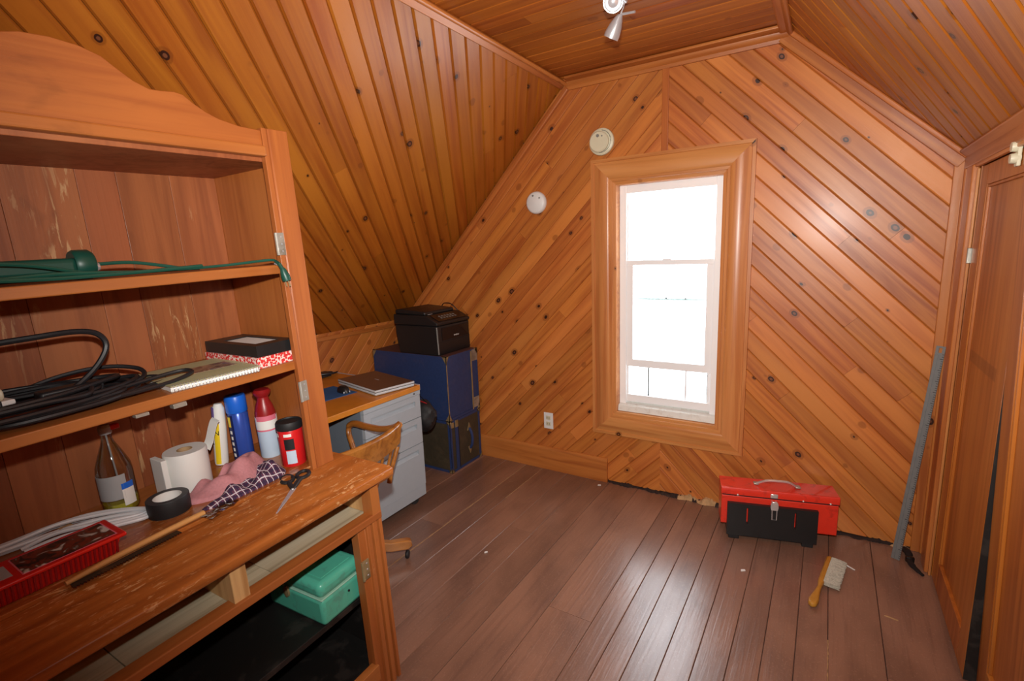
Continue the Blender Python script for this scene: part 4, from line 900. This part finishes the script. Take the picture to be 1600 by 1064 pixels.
# laptop, mouse, pad
t = thing('laptop', 'closed silver laptop with brown lid on the desk', 'laptop', (-1.465, -.887, .746), R(-12))
m = MB(); m.box((-.212, -.128, .003), (.212, .128, .018)); m.build('base', 'silver', t, bevel=.006, seg=3)
m = MB(); m.box((-.214, -.130, .0195), (.214, .130, .0325)); ld = m.build('lid', 'silver', t, bevel=.006, seg=3)
m = MB(); m.box((-.211, -.127, .0324), (.211, .127, .0338)); m.build('lid_panel', 'laptoplid', ld, bevel=.001, smooth=False)
m = MB(); m.box((-.210, -.126, .0178), (.210, .126, .0197)); m.build('seam', 'ink', t, smooth=False)
m = MB(); m.box((-.025, .01, .0338), (.020, .014, .0341)); m.build('lid_badge', 'silver', ld, smooth=False)
m = MB(); [m.box((x-.01, y-.01, 0), (x+.01, y+.01, .004)) for x in (-.16, .16) for y in (-.1, .1)]; m.build('feet', 'rubber', t, smooth=False)
o = MB(); o.box((-.12, -.10, 0), (.12, .10, .003)); tag(o.build('mouse_pad', 'bluepad', None, bevel=.001, mw=Matrix.Translation((-1.58, -1.125, .7462)) @ Matrix.Rotation(R(-6), 4, 'Z'), smooth=False), 'blue mouse pad lying on the desk', 'mouse pad')
t = thing('computer_mouse', 'black computer mouse resting on the blue mouse pad', 'mouse', (-1.525, -1.072, .7494), R(75))
m = MB(); vs = []; fs = []; nu, nv = 16, 8
for j in range(nv+1):
    ph = math.pi/2*j/nv
    for i in range(nu):
        a = 2*math.pi*i/nu; rr = math.cos(ph)**.6 if j < nv else .001
        vs.append((.030*rr*math.cos(a)*(1+.1*math.sin(a)), .052*rr*math.sin(a), .036*math.sin(ph)*(1-.25*(math.sin(a)*rr)**2*(1 if math.sin(a) > 0 else 0))))
for j in range(nv):
    for i in range(nu): fs.append((j*nu+i, j*nu+(i+1) % nu, (j+1)*nu+(i+1) % nu, (j+1)*nu+i))
fs.append(tuple(range(nu-1, -1, -1))); m.add(vs, fs); m.build('body', 'black', t)
m = MB(); m.lathe([(0, -.003), (.007, -.003), (.007, .003), (0, .003)], 14, Matrix.Translation((0, .028, .027)) @ Matrix.Rotation(R(90), 4, 'Y'), False); m.build('scroll_wheel', 'slotgrey', t)
m = MB(); m.box((-.02, -.044, .001), (.02, -.040, .010)); m.build('rear_badge', 'silver', t, bevel=.001)
t = thing('desk_cable', 'small coil of black cable at the back of the desk', 'cable', (-1.955, -.87, .7465))
m = MB(); m.tube(catmull([(.0, -.1, .006), (.04, -.02, .008), (.0, .06, .014), (-.05, .0, .018), (.0, -.06, .024), (.05, .02, .02), (.0, .10, .008)], 6), .006, 7); m.box((-.03, -.04, 0), (.03, .03, .026)); m.build('coil', 'cordblack', t)
# trunks
def trunk(name, label, x0, x1, y0, y1, z0, z1, lower=False):
    t = thing(name, label, 'trunk', ((x0+x1)/2, (y0+y1)/2, z0)); hx, hy, hz = (x1-x0)/2, (y1-y0)/2, z1-z0
    m = MB(); m.box((-hx+.003, -hy+.003, .003), (hx-.003, hy-.003, hz-.003)); m.build('body', 'trunkolive' if lower else 'trunkblue', t, bevel=.004, smooth=False)
    em = 'trunkblue' if lower else 'trunkblue'
    ew = .020 if lower else .012; th = .0025
    def edge(n, a, b, mt): m = MB(); m.box(a, b); m.build(n, mt, t, bevel=.001, smooth=False)
    for sx in (-1, 1):
        for sy in (-1, 1):
            xe, ye = sx*hx, sy*hy; m = MB()
            m.box((min(xe, xe-sx*ew), min(ye, ye-sy*.0035), .02), (max(xe, xe-sx*ew), max(ye, ye-sy*.0035), hz-.02)); m.box((min(xe, xe-sx*.0035), min(ye, ye-sy*ew), .02), (max(xe, xe-sx*.0035), max(ye, ye-sy*ew), hz-.02))
            m.build('edge_binding', em if lower else 'brass' if sx > 0 and sy < 0 and False else em, t, bevel=.001, smooth=False)
            for zc in (0, 1):
                m = MB(); c = .038 if not lower else .026; zz = hz if zc else 0; s = -1 if zc else 1
                A = (xe+sx*.002, ye+sy*.002, zz-s*.0015)
                for dx, dy in ((1, 0), (0, 1)):
                    if dx: poly = [(0, 0), (c, 0), (0, c*1.5)]; T = Matrix(((-sx, 0, 0, A[0]), (0, 0, -sy*1., A[1]), (0, s, 0, A[2]), (0, 0, 0, 1)))
                    else: poly = [(0, 0), (c*.8, 0), (0, c*1.5)]; T = Matrix(((0, 0, -sx*1., A[0]), (-sy, 0, 0, A[1]), (0, s, 0, A[2]), (0, 0, 0, 1)))
                    m.prism(poly, 0, .0035, T)
                m.prism([(0, 0), (c, 0), (0, c)], 0, .0035, Matrix(((-sx, 0, 0, A[0]), (0, -sy, 0, A[1]), (0, 0, s, A[2]), (0, 0, 0, 1))))
                m.build('corner_cap', 'brass', t, smooth=False)
    for zz in ((.0, .018), (hz-.018, hz)):
        m = MB()
        for sy in (-1, 1): m.box((-hx+.03, sy*hy-.001 if sy > 0 else -hy-.0005, zz[0]), (hx-.03, hy+.0005 if sy > 0 else -hy+.002, zz[1]))
        m.box((hx-.002, -hy+.03, zz[0]), (hx+.0005, hy-.03, zz[1])); m.build('edge_binding', 'trunkblue', t, smooth=False)
    return t, hx, hy, hz
t, hx, hy, hz = trunk('storage_trunk', 'dark olive trunk with blue edges and brass corners on the floor', -2.02, -1.347, -.380, -.035, 0, .372, True)
m = MB(); m.box((hx-.001, -hy+.055, .01), (hx+.002, -hy+.085, hz-.01)); m.build('lid_band', 'trunkblue', t, smooth=False)
m = MB(); m.box((hx-.001, -hy+.088, .01), (hx+.0015, -hy+.094, hz-.01)); m.build('lid_seam', 'ink', t, smooth=False)
yh = .035
m = MB(); m.tube(catmull([(hx+.004, yh, .265), (hx+.022, yh, .235), (hx+.028, yh, .19), (hx+.022, yh, .145), (hx+.004, yh, .115)], 6), .010, 8); m.build('handle', 'trunkblue', t)
for z, s in ((.275, 1), (.105, -1)): m = MB(); m.prism([(yh-.022, z-s*.024), (yh+.022, z-s*.024), (yh, z+s*.03)], hx, hx+.006, Matrix(((0, 0, 1, 0), (1, 0, 0, 0), (0, 1, 0, 0), (0, 0, 0, 1)))); m.build('handle_mount', 'brass', t, smooth=False)
m = MB(); m.box((hx, -hy+.055, hz-.055), (hx+.007, -hy+.085, hz-.005)); m.box((hx, -hy+.012, hz-.05), (hx+.005, -hy+.040, hz-.012)); m.build('latch', 'brass', t, bevel=.002, smooth=False)
t, hx, hy, hz = trunk('storage_trunk', 'tall blue trunk with brass corner caps stacked under the printer', -2.035, -1.346, -.378, -.030, .3745, .822)
m = MB(); m.box((hx-.001, hy-.082, .01), (hx+.0025, hy-.070, hz-.01)); m.build('lid_band', 'brass', t, smooth=False)
m = MB(); m.box((hx-.001, hy-.066, .02), (hx+.002, hy-.004, .095)); m.box((hx-.001, hy-.066, hz-.085), (hx+.002, hy-.004, hz-.004)); m.build('metal_plate', 'nickel', t, smooth=False)
m = MB(); m.box((hx-.001, -hy-.0015, .04), (hx+.0015, -hy+.006, hz-.05)); m.build('riveted_edge', 'brass', t, smooth=False)
m = MB(); m.box((-hx+.002, -hy+.004, hz-.003), (hx-.004, hy-.004, hz+.0005)); m.build('top_cover', 'trunktop', t, smooth=False)
# printer
t = thing('printer', 'black multifunction laser printer on top of the blue trunk', 'printer', (-1.595, -.205, .8228))
py = .176
m = MB(); prof = [(-.165, 0), (.190, 0), (.196, .012), (.192, .125), (.192, .20), (-.19, .20), (-.19, .15)]
m.prism(prof, -py, py, Matrix(((1, 0, 0, 0), (0, 0, 1, 0), (0, 1, 0, 0), (0, 0, 0, 1)))); m.build('body', 'black', t, bevel=.010, seg=3)
m = MB(); m.prism([(-.195, .202), (.195, .202), (.200, .222), (.105, .268), (-.195, .272)], -py-.004, py+.002, Matrix(((1, 0, 0, 0), (0, 0, 1, 0), (0, 1, 0, 0), (0, 0, 0, 1)))); m.build('scanner_unit', 'black', t, bevel=.007, seg=3)
m = MB(); m.prism([(-.190, .273), (.085, .269), (.080, .292), (-.150, .308), (-.190, .302)], -py+.01, py-.03, Matrix(((1, 0, 0, 0), (0, 0, 1, 0), (0, 1, 0, 0), (0, 0, 0, 1)))); m.build('scanner_lid', 'black', t, bevel=.008, seg=3)
m = MB(); m.box((.1915, -py+.045, .100), (.1955, py-.012, .185)); m.build('output_slot', 'black_gloss', t, bevel=.003, smooth=False)
m = MB(); m.box((.190, -py+.018, .090), (.1945, py-.006, .094)); m.build('tray_seam', 'ink', t, smooth=False)
m = MB(); m.tube([(.194, -py+.002, .012), (.190, -py-.001, .195)], .0045, 8); m.build('corner_edge', 'slotgrey', t)
pm = Matrix.Translation((.150, .0, .2475)) @ Matrix.Rotation(R(25.6), 4, 'Y')
m = MB(); m.box((-.045, -py+.03, 0), (.04, py-.03, .002), pm); cp = m.build('control_panel', 'black_gloss', t, smooth=False)
m = MB()
for i in range(6):
    for j in range(2): m.box((-.02+j*.022, -.09+i*.03, .001), (-.008+j*.022, -.075+i*.03, .004), pm)
m.build('buttons', 'slotgrey', cp, smooth=False)
text('brother', .018, 'plastic_w', t, Matrix.Translation((.1957, .020, .120)) @ Matrix.Rotation(R(90), 4, 'Z') @ Matrix.Rotation(R(90), 4, 'X'), 'logo')
m = MB(); m.box((.090, -py+.030, .2735), (.098, -py+.052, .2745)); m.box((.090, -py+.056, .2735), (.098, -py+.072, .2745)); m.build('model_badge', 'plastic_w', t, smooth=False)
m = MB(); m.tube(catmull([(-.10, py+.0, .20), (-.05, py+.004, .30), (.0, py-.01, .318), (.06, py-.02, .31), (.10, py, .26)], 6), .003, 6); m.build('cable', 'cordblack', t)
# black bag hung from the desk end
t = thing('black_bag', 'small black nylon bag hanging by a strap from the desk end', 'bag', (-1.318, -.655, .40))
m = MB(); vs = []; fs = []; nu, nv = 20, 12
random.seed(3)
for j in range(nv+1):
    th = math.pi*j/nv
    for i in range(nu):
        a = 2*math.pi*i/nu; r = math.sin(th)+.002; k = 1+.10*math.sin(3*a+j)+.07*math.sin(5*a-2*j)
        vs.append((.085*r*math.cos(a)*k, .058*r*math.sin(a)*k, .11-.10*math.cos(th)*(1+.08*math.sin(2*a))))
for j in range(nv):
    for i in range(nu): fs.append((j*nu+i, j*nu+(i+1) % nu, (j+1)*nu+(i+1) % nu, (j+1)*nu+i))
m.add(vs, fs); m.build('pouch', 'bagblack', t)
m = MB(); m.tube(catmull([(-.03, 0, .20), (-.025, -.06, .27), (-.01, -.098, .335), (.02, -.06, .27), (.03, 0, .20)], 6), .006, 6, flat=.4); m.build('strap', 'bagblack', t)
m = MB(); m.tube(catmull([(-.05, -.01, .195), (0, -.03, .213), (.05, -.02, .20)], 6), .004, 6); m.build('zipper_cord', 'redcap', t)
# banker's chair facing the desk
t = thing('office_chair', 'oak swivel armchair with curved crest rail and spindles at the desk', 'chair', (-1.145, -1.490, 0), R(0))
def slab(name, outline, z0, z1, bev=.01, mat='oak'): m = MB(); m.prism(outline, z0, z1); return m.build(name, mat, t, bevel=bev, seg=3)
seat = [(.20*math.cos(a)*(1.0 if math.cos(a) > 0 else 1.12)-.0, .215*math.copysign(abs(math.sin(a))**.8, math.sin(a))) for a in [2*math.pi*k/32 for k in range(32)]]
slab('seat', seat, .415, .450, .012)
# crest: swept slab following a shallow bow, taller at the ends
def arc(y, bow): return .235-bow*(y/.25)**2
m = MB(); vs = []; fs = []; n = 16
for i in range(n+1):
    y = -.248+.496*i/n; x = arc(y, .035); e = abs(y)/.248; zt = .700+.022*e**3; zb = .585+.025*e**2
    for dx, z in ((-.011, zb), (.011, zb), (.017, (zb+zt)/2), (.016, zt-.008), (.006, zt), (-.006, zt), (-.010, zt-.01)): vs.append((x+dx+(z-.6)*.12, y, z))
for i in range(n):
    for k in range(7): fs.append((i*7+k, i*7+(k+1) % 7, (i+1)*7+(k+1) % 7, (i+1)*7+k))
fs += [tuple(range(7)), tuple(n*7+k for k in range(6, -1, -1))]; m.add(vs, fs); m.build('crest_rail', 'oak', t, bevel=.003)
m = MB(); vs = []; fs = []
for i in range(n+1):
    y = -.185+.37*i/n; x = arc(y, .03)-.012
    for dx, z in ((-.011, .475), (.011, .475), (.013, .515), (-.009, .515)): vs.append((x+dx, y, z))
for i in range(n):
    for k in range(4): fs.append((i*4+k, i*4+(k+1) % 4, (i+1)*4+(k+1) % 4, (i+1)*4+k))
fs += [(0, 1, 2, 3), (n*4+3, n*4+2, n*4+1, n*4)]; m.add(vs, fs); m.build('lower_back_rail', 'oak', t, bevel=.003)
for i in range(7):
    y0 = -.15+.05*i; y1 = y0*1.22; m = MB(); m.tube([(arc(y0, .03)-.012, y0, .505), (arc(y1, .035)+.002, y1, .60)], [.007, .0065], 8); m.build('spindle', 'oak', t)
for s in (-1, 1):
    m = MB(); m.tube([(arc(.17, .03)-.015, s*.165, .44), (arc(.17, .03)-.012, s*.178, .495), (arc(.22, .035)+.006, s*.228, .60)], [.012, .011, .011], 10); m.build('back_post', 'oak', t)
for s in (-1, 1):
    P = catmull([(arc(.24, .035)+.012, s*.246, .702), (.155, s*.256, .674), (.06, s*.262, .652), (-.04, s*.262, .650), (-.115, s*.258, .654), (-.150, s*.252, .636), (-.150, s*.244, .600), (-.120, s*.232, .555), (-.09, s*.222, .50), (-.08, s*.212, .435)], 5)
    m = MB(); m.tube(P, [.021 if i < 26 else .016 for i in range(len(P))], 12, flat=.8); m.build('arm', 'oak', t)
m = MB(); m.lathe([(.03, .12), (.034, .13), (.030, .20), (.022, .23), (.022, .36), (.05, .38), (.11, .395), (.11, .415)], 24); m.build('swivel_column', 'oak', t)
for k in range(4):
    a = R(50+90*k); T = Matrix.Rotation(a, 4, 'Z') @ Matrix(((1, 0, 0, 0), (0, 0, 1, -.019), (0, 1, 0, 0), (0, 0, 0, 1)))
    m = MB(); m.prism([(.02, .135), (.02, .205), (.08, .185), (.16, .135), (.24, .108), (.325, .104), (.340, .096), (.345, .070), (.325, .055), (.24, .060), (.15, .085)], 0, .038, T); lg = m.build('foot', 'oak', t, bevel=.005)
    c = Matrix.Rotation(a, 4, 'Z') @ Vector((.318, 0, .021)); m = MB()
    m.lathe([(0, -.008), (.018, -.008), (.021, -.004), (.021, .004), (.018, .008), (0, .008)], 18, Matrix.Translation(c) @ Matrix.Rotation(a+1.2, 4, 'Z') @ Matrix.Rotation(R(90), 4, 'X'), False)
    m.tube([(c.x, c.y, .03), (c.x, c.y, .062)], .006, 8); m.build('caster', 'rubber', lg)

# ================================================================ THINGS ON THE FLOOR BY THE WINDOW WALL
BA = R(14.56); BO = Vector((.401, -.313, 0))
TB = Matrix.Translation(BO) @ Matrix.Rotation(BA, 4, 'Z')
t = thing('plastic_stand', 'black plastic slotted stand on small feet holding up the red toolbox', 'stand', mat=TB)
m = MB()
x0, x1, z0, z1 = .0, .408, .022, .196; S = [(.090, .098), (.306, .314)]; sz0, sz1 = .092, .176
for a, b in ((x0, S[0][0]), (S[0][1], S[1][0]), (S[1][1], x1)): m.box((a, 0, z0), (b, .020, z1))
for a, b in S: m.box((a, 0, z0), (b, .020, sz0)); m.box((a, 0, sz1), (b, .020, z1))
m.build('front_panel', 'black', t, smooth=False)
m = MB(); m.box((.0, .020, .030), (.408, .125, .071)); m.build('platform', 'black', t, bevel=.003, smooth=False)
for x in (.010, .345):
    for y in (.002, .095): m = MB(); m.box((x, y, 0), (x+.050, y+.028, .032)); m.build('foot', 'rubber', t, bevel=.004, smooth=False)
TX = Matrix.Translation(BO) @ Matrix.Rotation(BA, 4, 'Z') @ Matrix.Translation((-.028, .0205, .0715))
t = thing('toolbox', 'red metal toolbox with chrome latch and handle against the window wall', 'toolbox', mat=TX)
LX, LY = .524, .128
m = MB(); m.box((0, 0, 0), (LX, LY, .155)); m.build('body', 'red', t, bevel=.003, smooth=False)
m = MB(); m.prism([(-.003, .162), (LY+.003, .162), (LY+.003, .196), (LY, .200), (.0, .200), (-.003, .196)], -.003, LX+.003, Matrix(((0, 0, 1, 0), (1, 0, 0, 0), (0, 1, 0, 0), (0, 0, 0, 1)))); ld = m.build('lid', 'red', t, bevel=.002)
m = MB(); m.box((.004, .003, .154), (LX-.004, LY-.003, .163)); m.build('lid_gap', 'ink', t, smooth=False)
P = catmull([(.165, LY*.5, .204), (.180, LY*.5-.008, .214), (.215, LY*.5-.02, .234), (.262, LY*.5-.024, .238), (.310, LY*.5-.02, .234), (.342, LY*.5-.008, .214), (.357, LY*.5, .204)], 5)
m = MB(); m.tube(P, .0078, 8, flat=.8); m.build('handle', 'chrome', t)
for x in (.155, .345): m = MB(); m.box((x, LY*.5-.013, .201), (x+.024, LY*.5+.013, .210)); m.build('handle_mount', 'nickel', t, bevel=.003)
lx = .240
m = MB(); m.box((lx-.016, -.010, .166), (lx+.018, -.003, .188)); m.build('latch_keeper', 'chrome', t, bevel=.003)
m = MB(); m.prism([(-.014, 0), (.016, 0), (.019, .014), (.018, .034), (.012, .046), (-.010, .046), (-.016, .034), (-.017, .014)], 0, .008, Matrix(((1, 0, 0, lx), (0, 0, -1, -.024), (0, 1, 0, .112), (0, 0, 0, 1)))); m.build('latch_plate', 'chrome', t, bevel=.002)
m = MB(); m.tube([(lx-.010, -.030, .118), (lx-.009, -.034, .065), (lx+.011, -.034, .065), (lx+.012, -.030, .118)], .0022, 6); m.box((lx-.010, -.028, .112), (lx-.006, .0, .150)); m.box((lx+.008, -.028, .112), (lx+.012, .0, .150)); m.build('latch_hasp', 'chrome', t)
for x in (.075, .37, .487): m = MB(); m.lathe([(0, 0), (.004, 0), (.0035, .003), (0, .004)], 12, Matrix.Translation((x, -.003, .165)) @ Matrix.Rotation(R(90), 4, 'X'), False); m.build('rivet', 'plastic_w', ld)
# dusting brush
t = thing('bench_brush', 'bench brush with amber handle and pale bristles lying on the floor', 'brush', (.822, -.49, 0), R(-8.5))
m = MB(); P = [(-.004, -.205), (-.018, -.195), (-.021, -.165), (-.012, -.11), (-.007, -.055), (-.012, -.02), (-.013, .195), (.006, .205), (.010, .195), (.012, -.02), (.009, -.055), (.010, -.11), (.016, -.165), (.012, -.195)]
m.prism(P, .006, .028); m.build('handle', 'amber', t, bevel=.007, seg=3)
m = MB(); random.seed(9)
for i in range(60):
    y = -.016+i*.0036
    for j in range(5):
        z = .007+j*.0042; m.tube([(.008, y, z+.002), (.040, y+random.uniform(-.002, .002), z+random.uniform(-.001, .001)), (.066+random.uniform(-.004, .004), y+random.uniform(-.005, .005), max(.002, z-.003))], .0019, 4)
m.build('bristles', 'bristle', t)
# aluminium rule leaning in the corner
A = Vector((1.112, -.135, .004)); B = Vector((1.205, -.030, 1.012)); dz = (B-A).normalized(); nn = Vector((-.45, -1, .1)); nn = (nn-dz*nn.dot(dz)).normalized(); xx = nn.cross(dz).normalized()
mt = Matrix((xx, dz, nn)).transposed().to_4x4(); mt.translation = A
L = (B-A).length
t = thing('metal_ruler', 'grey aluminium metre rule leaning in the corner by the closet', 'ruler', mat=mt)
m = MB(); m.box((-.017, 0, -.003), (.017, L-.03, .0)); m.box((-.017, L-.03, -.003), (-.006, L-.008, 0)); m.box((.006, L-.03, -.003), (.017, L-.008, 0)); m.box((-.017, L-.008, -.003), (.017, L, 0)); m.build('blade', 'rule', t, smooth=False)
m = MB(); m.box((.004, .0, 0), (.016, L-.04, .003)); m.build('raised_spine', 'rule', t, bevel=.001, smooth=False)
m = MB()
for i in range(1, 98): m.box((-.0165, i*.0101, 0), (-.0165+(.012 if i % 5 == 0 else .007), i*.0101+.0022, .0004))
m.build('graduations', 'ink', t, smooth=False)
# black rubber wedge and scraps
t = thing('rubber_strap', 'black rubber wedge strap on the floor beside the ruler foot', 'strap', (1.168, -.125, 0), R(-80))
m = MB(); m.tube(catmull([(-.085, .0, .016), (-.05, .006, .020), (-.01, .0, .014), (.03, -.006, .012), (.075, .006, .008), (.105, .018, .006)], 5), [.016]*8+[.013]*10+[.010]*4+[.007]*4, 8, flat=.8); m.build('strap', 'rubber', t)
m = MB(); m.box((-.012, -.017, 0), (.006, .017, .026)); m.build('buckle', 'black_gloss', t, bevel=.004)
def scrap(label, x, y, rz, l, w_, cat='scrap', mat='paper', name='wood_splinter'):
    m = MB(); m.prism([(-l/2, -w_/2), (l/2, -w_*.3), (l/2, w_*.4), (-l*.3, w_/2)], .0006, .004); o = m.build(name, mat, None, mw=Matrix.Translation((x, y, 0)) @ Matrix.Rotation(rz, 4, 'Z'), smooth=False); return tag(o, label, cat)
scrap('thin white splinter on the floor beside the brush bristles', .928, -.300, R(-38), .055, .006)
scrap('small white fleck on the floorboards between toolbox and brush', .512, -.560, R(30), .022, .012, name='paper_fleck')
scrap('pale thin splinter near the dark floor gap by the closet', 1.06, -.60, R(-12), .045, .005, mat='debris')
scrap('small white fleck on the floor in front of the desk chair', -.62, -1.02, R(50), .018, .010, name='paper_fleck')
scrap('small white fleck on the floor by the baseboard end', -.395, -.075, R(20), .020, .010, name='paper_fleck')
